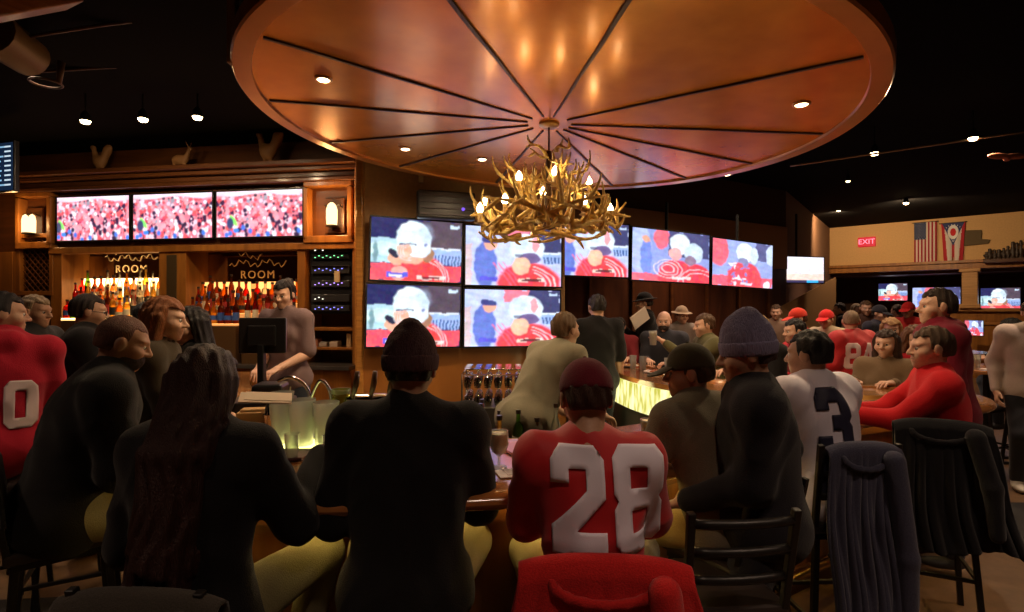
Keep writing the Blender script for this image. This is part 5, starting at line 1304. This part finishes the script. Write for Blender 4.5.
P_('blondec', 'fair-haired person smiling in a dark top behind the brunette', 891, 6.6, 319, 150, pose='sit', sc=1.14, fem=True, quality=1, shirt=((.03, .03, .04), 'long'), hair=('bob', (.40, .22, .10)), skin='light')
P_('glassred', 'person with glasses and a red top just left of the red shirt leaning guest', 916, 5.3, 327, 170, lean=6, sc=1.14, fem=True, quality=2, shirt=((.5, .02, .03), 'long'), hair=('bob', (.16, .07, .03)), glasses=True, skin='light')
P_('redcapfar', 'distant person in a red cap and red shirt left of the tall hoodie', 908, 8.6, 303, 120, pose='stand', sc=1.05, quality=1, shirt=((.5, .03, .03), 'short'), hair=('short', HBR), cap=('cap', (.6, .02, .02)), skin='light')
P_('blackcap', 'distant person in a black cap and dark top behind the brunette', 880, 8.2, 306, 200, pose='stand', quality=1, shirt=((.03, .03, .05), 'short'), hair=('short', HB), cap=('cap', (.02, .02, .03)), skin='light')
P_('farbrown', 'distant brown-haired person in a dark shirt right of the number 84 jersey', 866, 9.0, 301, 160, pose='stand', quality=1, shirt=((.08, .04, .03), 'short'), hair=('short', (.10, .05, .02)), skin='light')
P_('fardark', 'distant dark figure between the red cap and the number 84 jersey', 839, 10.6, 303, 60, pose='stand', quality=1, shirt=((.02, .02, .02), 'long'), hair=('short', HB), skin='mid')
P_('farleft', 'distant person in a pale shirt right of the tall grey-blue hat', 776, 8.8, 305, 150, pose='stand', quality=1, shirt=((.3, .2, .15), 'short'), hair=('short', HBR), skin='light')
P_('farred', 'distant person in a red shirt sitting under the last row screen', 749, 8.4, 312, 150, pose='sit', quality=1, shirt=((.4, .03, .04), 'short'), hair=('short', HB), skin='light')
P_('faceread', 'seated person with a flushed face behind the raised white menu', 619, 7.0, 318, 160, pose='sit', quality=1, shirt=((.25, .03, .04), 'short'), hair=('short', HB), skin='light')
P_('farpair', 'distant person with pale hair between the two far right screens', 857, 10.2, 304, 200, pose='stand', quality=0, shirt=((.35, .25, .2), 'short'), hair=('short', (.3, .2, .1)), skin='light')
P_('farback', 'distant person in grey behind the fair-haired smiling guest', 897, 9.8, 305, 20, pose='stand', quality=0, shirt=((.15, .12, .12), 'short'), hair=('short', HBR), skin='light')
P_('leaner', 'person with long black hair in black leaning on a high table at far right', 1010, 6.6, 319, 60, lean=22, sc=1.08, fem=True, quality=2, shirt=(BLK, 'long'), hair=('long', (.012, .01, .01)), skin='light')
P_('greyright', 'person in a pale grey sweater and black trousers cut by the right edge', 1034, 5.1, 300, 150, pose='stand', lean=3, quality=3, bulk=1.1, shirt=((.50, .40, .35), 'long', .022), pants=(.02, .02, .025), hair=('short', HBR), hands=((-.27, .05, .95), (.27, .05, .95)), extra='white_shoes')

# ------------------------------------------------------------------ stools under the seated guests
def stool_for(key, label, back=True, top=1.10, off=0.0, th=None):
    r, k = PEOPLE[key]; th = k['th'] if th is None else th; x, y = k['loc'][0], k['loc'][1]
    return make_stool(label, (x-math.sin(th)*off, y+math.cos(th)*off, 0), th, seat=min(.76, k['P'][2]-.085), back=back, top=top)
stool_for('beanie', 'black bar stool under the knit-hatted guest', False)
st28 = stool_for('j28', 'black bar stool under the number 28 jersey, hung with a red coat', top=.99)
stlong = stool_for('longhair', 'black bar stool under the long-haired guest, hung with a grey coat', top=.98)
stool_for('vest', 'black bar stool under the guest in the black vest', top=1.06)
st3 = stool_for('j3', 'black bar stool under the white number 3 jersey, hung with a denim coat', top=1.13, th=.05)
stred = stool_for('red', 'black bar stool under the red-shirted guest, hung with a black jacket', top=1.10, th=-.45)
stbald = stool_for('bald', 'black bar stool under the shaven-headed guest at the left bar')
stool_for('j10', 'black bar stool under the number 10 jersey at the left edge', False)
for kk, w in (('olive', 'olive-jacketed'), ('blonde', 'blonde'), ('redarm', 'black-haired red-shirted'), ('brunette', 'brown-haired'), ('baldbeard', 'bald bearded'), ('glassred', 'glasses-wearing'), ('leaner', 'long-black-haired leaning'), ('blondec', 'fair-haired smiling'), ('redcapback', 'orange-capped')):
    stool_for(kk, 'black bar stool under the '+w+' guest', kk in ('leaner',))
make_stool('empty black bar stool with curved slats between the black jacket and the denim coat', (.74, 2.0, 0), math.radians(5), top=1.08)
make_stool('empty black bar stool at the lower left behind the red number 10 jersey', (-2.45, 3.0, 0), math.radians(-60), back=False)
make_stool('empty black stool farther back at the left edge', (-3.0, 3.55, 0), math.radians(-40), back=False)

def drape(name, label, cat, st, col, width, ztop, back, front, flare=1.15, amp=.025, nf=4, ph=0.0, skew=0, y0=-.235, stripe=None):
    th = st.rotation_euler.z; t = thing(name, label, cat, st.location, th)
    nu, ns = 60, 70; V = []; Lb, Lf = back, front; r = .028; arc_ = PI*r; tot = Lb+arc_+Lf
    for i in range(ns+1):
        s = tot*i/ns
        if s < Lf: yy = y0+r+.0; z = ztop-(Lf-s); k = (Lf-s); sg = 1
        elif s < Lf+arc_: a = (s-Lf)/r; yy = y0+r*math.cos(a); z = ztop+r*math.sin(a); k = 0; sg = 1
        else: k = s-Lf-arc_; yy = y0-r; z = ztop-k; sg = -1
        for j in range(nu+1):
            u = j/nu-.5; w = width*(1+(flare-1)*k/max(Lb, .1)); f = amp*min(1, k*3.0)*(math.sin(u*nf*2*PI+ph+k*2)+.5*math.sin(u*nf*3.7*PI+ph*2-k*3))
            x = u*w+skew*k+.012*math.sin(k*9+ph); yb = yy+sg*(abs(f)*.9+.004)+(-.10*k*k if sg < 0 else .02*k)
            zz_ = z-(.05*k*math.cos(u*7+ph) if k > .2 else 0)-.03*(abs(u*2)**3)
            V.append((x, yb, zz_))
    Q = [(i*(nu+1)+j, i*(nu+1)+j+1, (i+1)*(nu+1)+j+1, (i+1)*(nu+1)+j) for i in range(ns) for j in range(nu)]
    o = link('cloth', mesh_np('cloth', V, Q, fabric(col, vary=.2)), t); md = o.modifiers.new('s', 'SOLIDIFY'); md.thickness = .012; md.offset = 0
    # a sleeve hanging down the back
    s = SDF(); sx = width*.33; s.cone((sx, y0-.06, ztop-.04), (sx+.03+skew*.2, y0-.10, ztop-back*.45), .045, .042, k=.02); s.cone((sx+.03+skew*.2, y0-.10, ztop-back*.45), (sx+.02+skew*.4, y0-.12, ztop-back*.82), .042, .034, k=.02)
    v, f = s.mesh(.012); link('sleeve', mesh_np('sleeve', v, f, fabric(col, vary=.2)), t)
    s = SDF()
    for a in range(8): s.cone((width*.30*math.cos(PI*a/8), y0-.035-.02*math.sin(PI*a/8), ztop-.03-.05*math.sin(PI*a/8)), (width*.30*math.cos(PI*(a+1)/8), y0-.035-.02*math.sin(PI*(a+1)/8), ztop-.03-.05*math.sin(PI*(a+1)/8)), .014, k=.01)
    v, f = s.mesh(.008); link('collar', mesh_np('collar', v, f, fabric(tuple(c*.8 for c in col), vary=.2)), t)
    return t
drape('red_coat', 'red coat draped over the stool back below the number 28', 'coat', st28, (.50, .015, .015), .48, 1.02, .70, .16, 1.7, .022, 3, .4)
drape('grey_coat', 'long grey-brown coat hanging over the stool of the long-haired guest', 'coat', stlong, (.05, .042, .034), .46, .95, .75, .12, 1.3, .025, 4, 1.2)
drape('denim_coat', 'long blue-grey denim coat hung over the stool of the number 3 jersey', 'coat', st3, (.050, .050, .085), .34, 1.11, 1.0, .22, 1.05, .030, 5, 2.0)
stred.location.x -= .10
drape('black_jacket', 'black jacket hanging from the stool of the red-shirted guest', 'jacket', stred, (.014, .013, .015), .42, 1.12, .62, .2, 1.3, .03, 4, .9, skew=.12)
drape('black_jacket', 'black jacket hanging over the stool of the shaven-headed guest', 'jacket', stbald, (.014, .013, .014), .42, 1.10, .55, .2, 1.2, .025, 4, 2.4)
# ------------------------------------------------------------------ things on and around the bar
def glassy(nm, col, a=.25, rough=.05):
    if nm in MATS: return MATS[nm]
    m = bpy.data.materials.new(nm); m.use_nodes = True; nt = m.node_tree; nt.nodes.clear(); L = nt.links.new
    o = nt.nodes.new('ShaderNodeOutputMaterial'); t = nt.nodes.new('ShaderNodeBsdfTransparent'); g = nt.nodes.new('ShaderNodeBsdfGlossy'); lw = nt.nodes.new('ShaderNodeLayerWeight'); lw.inputs[0].default_value = a
    t.inputs[0].default_value = (*col, 1); g.inputs['Roughness'].default_value = rough; mx = nt.nodes.new('ShaderNodeMixShader')
    L(lw.outputs['Facing'], mx.inputs[0]); L(t.outputs[0], mx.inputs[1]); L(g.outputs[0], mx.inputs[2]); L(mx.outputs[0], o.inputs[0]); MATS[nm] = m; return m
def milky(nm, col, k):
    m = glassy(nm, col, .45); nt = m.node_tree; L = nt.links.new; o = [n for n in nt.nodes if n.type == 'OUTPUT_MATERIAL'][0]; src = o.inputs[0].links[0].from_socket
    tl = nt.nodes.new('ShaderNodeBsdfTranslucent'); df = nt.nodes.new('ShaderNodeBsdfDiffuse'); m1 = nt.nodes.new('ShaderNodeMixShader'); m2 = nt.nodes.new('ShaderNodeMixShader'); m2.inputs[0].default_value = k
    L(tl.outputs[0], m1.inputs[1]); L(df.outputs[0], m1.inputs[2]); L(src, m2.inputs[1]); L(m1.outputs[0], m2.inputs[2]); L(m2.outputs[0], o.inputs[0]); return m
GLS = milky('clear_glass', (.92, .95, .88), .28); BEER = mat('beer', (.85, .38, .04), .15, trans=.5); FOAM = mat('foam', (.85, .75, .55), .8); PAPER = mat('paper', (.70, .55, .42), .8); DARKB = mat('dark_bowl', (.07, .02, .015), .35)
CT = 1.052
def on_bar(px, d, z=CT): return Vector(((px-CX)/F*d, d, z))
def pint(label, loc, beer=.75, h=.145, r=.038, group=None, stem=False):
    t = thing('beer_glass', label, 'glass', loc, 0, group); b = MB()
    if stem: b.lathe([(.001, 0), (.036, 0), (.034, .005), (.006, .012), (.006, .05), (.03, .07), (r, .10), (r*.95, h+.04), (r*.92, h+.04), (r-.004, .10), (.02, .068), (.001, .06)], seg=20, close=False); z0 = .066; zt_ = z0+(h-.03)*beer
    else: b.lathe([(.001, 0), (r*.75, 0), (r, h), (r*.94, h), (r*.70, .012), (.001, .012)], seg=20, close=False); z0 = .013; zt_ = z0+(h-.02)*beer
    b.build('glass', GLS, t, smooth='auto')
    if beer:
        b = MB(); ra_ = r*.69 if not stem else .022; rb_ = r*(.70+.23*beer) if not stem else r*.92; b.lathe([(.001, z0), (ra_, z0), (rb_, zt_), (.001, zt_)], seg=20); b.build('beer', BEER, t, smooth='auto')
        b = MB(); b.lathe([(.001, zt_), (rb_, zt_), (rb_*1.01, zt_+.012), (.001, zt_+.013)], seg=20); b.build('foam', FOAM, t, smooth='auto')
    return t
pint('half full stemmed beer glass beside the number 28 jersey', on_bar(499, 2.33), .8, .12, .042, stem=True)
pint('glass of orange beer held by the guest in the black vest', on_bar(648, 2.62, 1.07), .9, .13)
pint('beer glass held out by the olive-jacketed guest', (at(653, 336, 5.75).x, 5.75, at(653, 345, 5.75).z), .8, .15, .045)
def pitcher(label, loc, h=.23, r=.062, rz=0, col=None):
    t = thing('glass_pitcher', label, 'pitcher', loc, rz); b = MB()
    b.lathe([(.001, 0), (r*.82, 0), (r*.86, .01), (r, h*.9), (r*1.06, h), (r*1.0, h), (r*.94, h*.9), (r*.80, .018), (.001, .018)], seg=22, close=False); b.build('glass', GLS, t, smooth='auto')
    b = MB(); b.tube(catmull([(r*.95, 0, h*.82), (r*1.75, 0, h*.80), (r*1.8, 0, h*.45), (r*.92, 0, h*.25)], 5), .008, 8); b.build('handle', GLS, t, smooth=True); return t
pitcher('tall clear glass pitcher leftmost by the menu stand', on_bar(282, 2.70, CT+.018), .25, .055, 2.5)
pitcher('clear glass pitcher in front of the chrome faucet', on_bar(302, 2.66, CT+.018), .22, .062, .5)
pitcher('clear glass pitcher second right of the faucet', on_bar(326, 2.65, CT+.018), .21, .060, -.6)
pitcher('clear glass pitcher nearest the knit-hatted guest', on_bar(350, 2.66, CT+.018), .17, .060, -1.2)
t = thing('plastic_tumbler', 'tall yellow-green lit plastic tumbler behind the pitchers', 'tumbler', on_bar(341, 2.84)); b = MB(); b.lathe([(.001, 0), (.035, 0), (.048, .26), (.045, .26), (.032, .01), (.001, .01)], seg=20, close=False); b.build('cup', glassy('green_tumbler', (.75, .85, .35), .3), t, smooth='auto'); b = MB(); b.lathe([(.046, .24), (.050, .24), (.050, .262), (.046, .262)], seg=20, close=False); b.build('lip', GLS, t, smooth='auto')
for i, (px, d, w) in enumerate(((292, 2.45, 'left of the dark bowl'), (310, 2.85, 'behind the pitchers'), (362, 2.6, 'right of the pitchers'), (330, 2.42, 'just behind the dark bowl'))):
    pint('small empty clear glass '+w, on_bar(px, d), 0, .12, .034)
t = thing('snack_bowl', 'dark reddish wooden bowl on the bar by the knit-hatted guest', 'bowl', on_bar(322, 2.33)); b = MB(); b.lathe([(.001, 0), (.05, 0), (.085, .045), (.080, .047), (.047, .008), (.001, .008)], seg=26, close=False); b.build('bowl', DARKB, t, smooth='auto')
o = MB().box((0, 0, .008), (.34, .22, .016)).build('bar_mat', mat('mat_mauve', (.16, .08, .09), .5), bevel=.006, loc=on_bar(289, 2.52), rot=(0, 0, .3)); tag(o, 'flat mauve rubber mat under the pitchers', 'mat')
o = MB().box((0, 0, .004), (.20, .28, .006)).box((0, 0, .009), (.19, .27, .003)).build('menu', mat('menu_pink_reflection', (.55, .20, .22), .25), loc=on_bar(524, 2.62), rot=(0, 0, .5)); tag(o, 'menu with a pink reflection in its colour, on the bar left of the number 28 jersey', 'menu')  # pink reflection put into the menu's base colour
o = MB().box((0, 0, .003), (.15, .10, .004)).box((.02, .01, .006), (.12, .08, .003)).build('napkin', mat('napkin_white', (.75, .66, .66), .7), loc=on_bar(515, 2.25), rot=(0, 0, .3)); tag(o, 'pale napkin beside the stemmed beer glass', 'napkin')
o = MB().box((0, 0, .0), (.20, .13, .005)).box((.01, .01, .004), (.18, .11, .003)).build('napkin', PAPER, loc=at(266, 398, 2.25), rot=(.15, .1, .4)); tag(o, 'tan paper slip held by the long-haired guest', 'paper')
# monitor seen from behind
t = thing('till_monitor', 'black till monitor seen from behind on the left bar', 'monitor', on_bar(263, 3.62), math.radians(8))
b = MB(); b.box((0, 0, .50), (.30, .035, .24)); b.box((0, -.03, .50), (.18, .03, .14)); b.build('monitor_case', BPLAS, t, bevel=.01)
b = MB(); b.box((0, .0, .012), (.24, .20, .024)); b.bar((0, -.02, .02), (0, -.03, .44), .07, .04); b.build('monitor_stand', BPLAS, t, bevel=.006); b = MB(); b.box((0, .019, .50), (.27, .004, .21)); b.build('screen', mat('screen_off', (.02, .02, .03), .1), t)
t = thing('cash_drawer', 'black printer and cash box below the till monitor', 'cash box', on_bar(262, 3.35), math.radians(10)); b = MB(); b.box((0, 0, .06), (.36, .26, .12)); b.build('drawer_case', BPLAS, t, bevel=.01); b = MB(); b.box((.05, 0, .17), (.18, .2, .10)); b.build('printer', BPLAS, t, bevel=.02)
o = MB().box((0, 0, .06), (.20, .10, .12)).box((0, 0, .125), (.17, .07, .02)).build('napkin_box', mat('box_tan', (.60, .36, .16), .6), bevel=.006, loc=on_bar(258, 2.98), rot=(0, 0, .2)); tag(o, 'tan napkin box left of the metal shakers', 'napkin box')
for i, (px, d, h_, lab) in enumerate(((272, 2.90, .20, 'slim steel cocktail shaker left of the dark red cup'), (366, 2.78, .17, 'steel shaker tin right of the green tumbler'))):
    t = thing('cocktail_shaker', lab, 'shaker', on_bar(px, d)); b = MB(); b.lathe([(.001, 0), (.032, 0), (.044, h_*.6), (.040, h_*.62), (.028, h_*.92), (.026, h_), (.001, h_)], seg=20); b.build('tin', CHROME, t, smooth='auto'); b = MB(); b.lathe([(.045, h_*.58), (.047, h_*.6), (.045, h_*.62)], seg=20, close=False); b.build('band', CHROME, t)
t = thing('plastic_cup', 'dark red translucent cup beside the steel shaker', 'cup', on_bar(286, 2.92)); b = MB(); b.lathe([(.001, 0), (.032, 0), (.045, .19), (.042, .19), (.03, .01), (.001, .01)], seg=18, close=False); b.build('cup', mat('cup_red', (.16, .02, .03), .3), t, smooth='auto'); b = MB(); b.tube([(0, 0, .02), (.02, .01, .26)], .004, 6); b.build('straw', mat('straw', (.7, .6, .4), .5), t)
t = thing('chrome_faucet', 'curved chrome bar faucet behind the glass pitchers', 'faucet', on_bar(310, 2.86)); b = MB(); b.tube(catmull([(0, 0, 0), (0, 0, .20), (-.03, 0, .28), (-.10, 0, .32), (-.17, 0, .30)], 6)+[], .009, 10); b.tube(catmull([(0, 0, .2), (.05, 0, .30), (.10, 0, .26), (.115, 0, .18)], 6), .009, 10); b.build('spout', CHROME, t, smooth=True); b = MB(); b.lathe([(.001, 0), (.028, 0), (.024, .03), (.012, .04), (.001, .04)], seg=18); b.build('base', CHROME, t, smooth='auto')
t = thing('beer_tap', 'chrome beer tap rack with slanting handles left of the knit-hatted guest', 'beer tap', on_bar(372, 2.86), .1); b = MB(); b.lathe([(.001, 0), (.05, 0), (.045, .02), (.035, .03), (.035, .18), (.001, .18)], seg=18); b.tube([(-.13, 0, .20), (.13, 0, .20)], .035, 14); b.build('tower', CHROME, t, smooth='auto')
for x in (-.09, 0, .09):
    b = MB(); b.tube([(x, -.03, .20), (x, -.08, .20), (x, -.085, .15)], .009, 8); b.build('spout', CHROME, t, smooth=True); b = MB(); b.tube([(x, -.05, .22), (x+.02, -.06, .30), (x+.025, -.06, .36)], [.010, .016, .012], 10); b.build('handle', mat('tap_handle', (.10, .05, .03), .3), t, smooth=True)
# inside the bar: bottle well and glass rack
t = thing('bottle_well', 'steel speed rack full of spouted bottles inside the bar', 'bottle rack', (-.02, 3.55, 0)); b = MB(); b.box((0, 0, .40), (.95, .40, .80)); b.build('rack_case', mat('rack_steel', (.20, .19, .17), .3, metal=.8), t, bevel=.01); b = MB(); b.tube([(-.46, -.21, .92), (.46, -.21, .92)], .012, 8); b.build('rail', CHROME, t)
for i in range(16):
    x, y = -.42+.12*(i % 8), 3.45+.16*(i//8); o = link('bottle', bottle_mesh(i, (1, 0, 2, 5, 3)[i % 5], i % 4), None, (x-.02, y, .802)); tag(o, 'spouted bottle in the steel rack inside the bar', 'bottle', 'bottles in the steel rack')
t = thing('glass_rack', 'crowded rack of stemmed glasses left of the sage-shirted bartender', 'glass rack', (-.12, 4.75, 0)); b = MB(); b.box((0, 0, .45), (.62, .46, .90)); b.build('rack_case', mat('rack_steel', (.2, .19, .17), .3), t, bevel=.01); b = MB()
for x in (-.3, .3):
    for y in (-.22, .22): b.tube([(x, y, .9), (x, y, 1.18)], .008, 6)
for z in (1.17,):
    b.tube([(-.3, -.22, z), (.3, -.22, z), (.3, .22, z), (-.3, .22, z), (-.3, -.22, z)], .007, 6)
b.build('rail_frame', CHROME, t)
gm = None
for r_ in range(4):
    for c_ in range(7):
        for lv in range(2):
            p = Vector((-.38+.087*c_, 4.60+.10*r_, .905+.16*lv))
            if gm is None:
                b = MB(); b.lathe([(.001, .155), (.030, .155), (.028, .150), (.005, .145), (.005, .095), (.026, .08), (.036, .045), (.030, 0), (.028, 0), (.033, .045), (.024, .076), (.001, .09)], seg=12, close=False); o = b.build('wine_glass', glassy('rack_glass', (.85, .80, .70), .55), smooth='auto'); gm = o.data
            else: o = link('wine_glass', gm)
            o.location = p; tag(o, 'upturned stemmed glass in the crowded rack inside the bar', 'glass', 'stemmed glasses in the rack')
# far leg of the bar: plates and glasses
r2 = random.Random(9)
far = [(628, 6.2, 'plate', 'white plate near the far end of the bar'), (643, 5.9, 'glass', 'glass at the far end of the bar below the raised cup'), (655, 5.6, 'plate', 'white plate with food in front of the bald bearded guest'), (668, 5.7, 'glass', 'clear glass between the two white plates on the far bar'), (676, 5.3, 'plate', 'white plate on the far bar before the olive jacket'), (633, 6.0, 'glass', 'clear glass beside the plate at the far bar end'), (690, 5.35, 'glass', 'clear glass in front of the olive jacket'), (745, 4.95, 'glass', 'clear glass in front of the blonde guest'), (768, 4.9, 'plate', 'white plate with white napkin near the red sleeve')]
for i, (px, d, kind, lab) in enumerate(far):
    p = on_bar(px, d)
    if kind == 'glass': pint(lab, p, 0 if i % 2 else .6, .15, .04)
    else:
        t = thing('dinner_plate', lab, 'plate', p); b = MB(); b.lathe([(.001, 0), (.06, 0), (.12, .018), (.118, .022), (.06, .006), (.001, .006)], seg=24, close=False); b.build('plate', mat('china', (.75, .68, .6), .25), t, smooth='auto')
        s = SDF()
        for k in range(7): s.ell((r2.uniform(-.05, .05), r2.uniform(-.05, .05), .018), (.025, .02, .016), k=.01)
        v, f = s.mesh(.008); link('food', mesh_np('food', v, f, mat('food_%d' % (i % 3), ((.35, .15, .04), (.6, .4, .2), (.3, .08, .03))[i % 3], .6)), t)
for i, (px, d, lab) in enumerate(((652, 3.6, 'amber drink glass'), )): pass
o = MB().box((0, 0, 0), (.26, .006, .20)).box((0, -.004, 0), (.24, .004, .18)).build('menu', mat('menu_white', (.8, .72, .62), .6), loc=at(640, 318, 6.95), rot=(.3, -.6, .3)); tag(o, 'white menu held up by the guest in the black hat', 'menu')
# high tables on the right and at the back
def high_table(label, loc, w=.7, h=1.05, rz=0):
    t = thing('high_table', label, 'table', loc, rz); b = MB(); b.box((0, 0, h-.02), (w, w, .04)); b.build('table_top', W_TOP, t, bevel=.008)
    b = MB(); b.tube([(0, 0, .03), (0, 0, h-.04)], .035, 10); b.build('column_leg', METB, t, smooth='auto'); b = MB(); b.box((0, 0, .015), (.5, .08, .03)); b.box((0, 0, .016), (.08, .5, .03)); b.build('base', METB, t, bevel=.004); return t
high_table('high table at the right with two glasses beside the long-haired leaning guest', (5.45, 6.2, 0), .8)
high_table('high table behind the tall hoodie near the low screen', (6.9, 8.3, 0), .8)
high_table('high table in the middle crowd behind the blonde guest', (3.2, 7.4, 0), .8)
high_table('high table behind the raised white menu', (1.25, 6.85, 0), .6)
high_table('high table at the lower left behind the number 10 jersey', (-3.75, 3.4, 0), .6)
make_stool('black slatted stool beside the right high table', (4.95, 5.7, 0), .4)
make_stool('black slatted stool in front of the right high table, near the edge', (5.2, 5.35, 0), -.2)
for i, (x, y, lab) in enumerate(((5.25, 6.1, 'glass on the left side of the right high table'), (5.6, 6.3, 'glass on the right side of the right high table'))): pint(lab, (x, y, 1.052), .6, .15, .04)
t = thing('white_booklet', 'small white card on the right high table', 'card', (5.3, 5.95, 1.052), .2); b = MB(); b.box((0, 0, .003), (.22, .12, .006)); b.build('card', mat('card_white', (.8, .75, .75), .6), t)
o = MB().box((0, 0, .006), (3.4, .85, .012)).build('floor_mat', mat('rubber_mat', (.012, .010, .010), .8, bump=.3, scale=80), bevel=.004, loc=(4.6, 4.35, 0), rot=(0, 0, -.05)); tag(o, 'dark rubber floor mat at the lower right', 'floor mat')
o = MB().box((0, 0, .006), (1.3, .9, .012)).build('floor_mat', mat('rubber_mat', (.012, .010, .010), .8), bevel=.004, loc=(-3.0, 2.75, 0), rot=(0, 0, .1)); tag(o, 'dark rubber floor mat at the lower left', 'floor mat')

# ------------------------------------------------------------------ added fill spots near the ceiling, no lamp bodies, to brighten guests and crowd
def downlight(x, y, e, col=(1, .70, .42), z=CEIL, tgt=None, size=1.6, lab='added fill spot at ceiling height'):
    spot('fill_spot', (x, y, z-.06), e, col, size, tgt=tgt, rad=.08)
for x, y, e in ((-1.9, .3, 40), (.5, .3, 75), (2.3, .9, 110), (-3.4, 1.6, 90), (4.4, 2.4, 130), (5.5, 4.5, 210), (-1.8, 4.5, 55), (2.6, 7.6, 130), (4.8, 8.2, 150), (7.0, 10.8, 150), (-4.2, 4.6, 90), (-2.6, 5.6, 60), (2.7, 6.0, 90), (3.0, 7.9, 120)): downlight(x, y, e, col=(1, .70, .50))

# lit tray under the pitchers
t = thing('lit_tray', 'glowing yellow-green drip tray under the glass pitchers', 'tray', on_bar(322, 2.68), .05); b = MB(); b.box((0, 0, .006), (.56, .22, .012)); b.build('tray', METB, t, bevel=.003)
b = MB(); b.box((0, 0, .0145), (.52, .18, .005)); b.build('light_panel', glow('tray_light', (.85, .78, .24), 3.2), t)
# ------------------------------------------------------------------ camera, world, output look
cam = bpy.data.cameras.new('camera'); co = bpy.data.objects.new('camera', cam); C.objects.link(co)
cam.sensor_width = 36; cam.lens = F/1024*36; co.location = (0, 0, EYE); co.rotation_euler = (PI/2, 0, 0); cam.clip_start = .05
sc = bpy.context.scene; sc.camera = co
w = bpy.data.worlds.new('world'); sc.world = w; w.use_nodes = True
w.node_tree.nodes['Background'].inputs[0].default_value = (.9, .45, .30, 1); w.node_tree.nodes['Background'].inputs[1].default_value = .02
sc.view_settings.view_transform = 'Standard'; sc.view_settings.look = 'None'; sc.view_settings.exposure = 0.12; sc.view_settings.gamma = 1; sc.view_settings.use_curve_mapping = False
sc.cycles.use_denoising = True; sc.cycles.max_bounces = 6; sc.cycles.diffuse_bounces = 3; sc.cycles.glossy_bounces = 3; sc.cycles.transmission_bounces = 4; sc.cycles.transparent_max_bounces = 10
sc.cycles.sample_clamp_indirect = 6; sc.cycles.caustics_reflective = False; sc.cycles.caustics_refractive = False
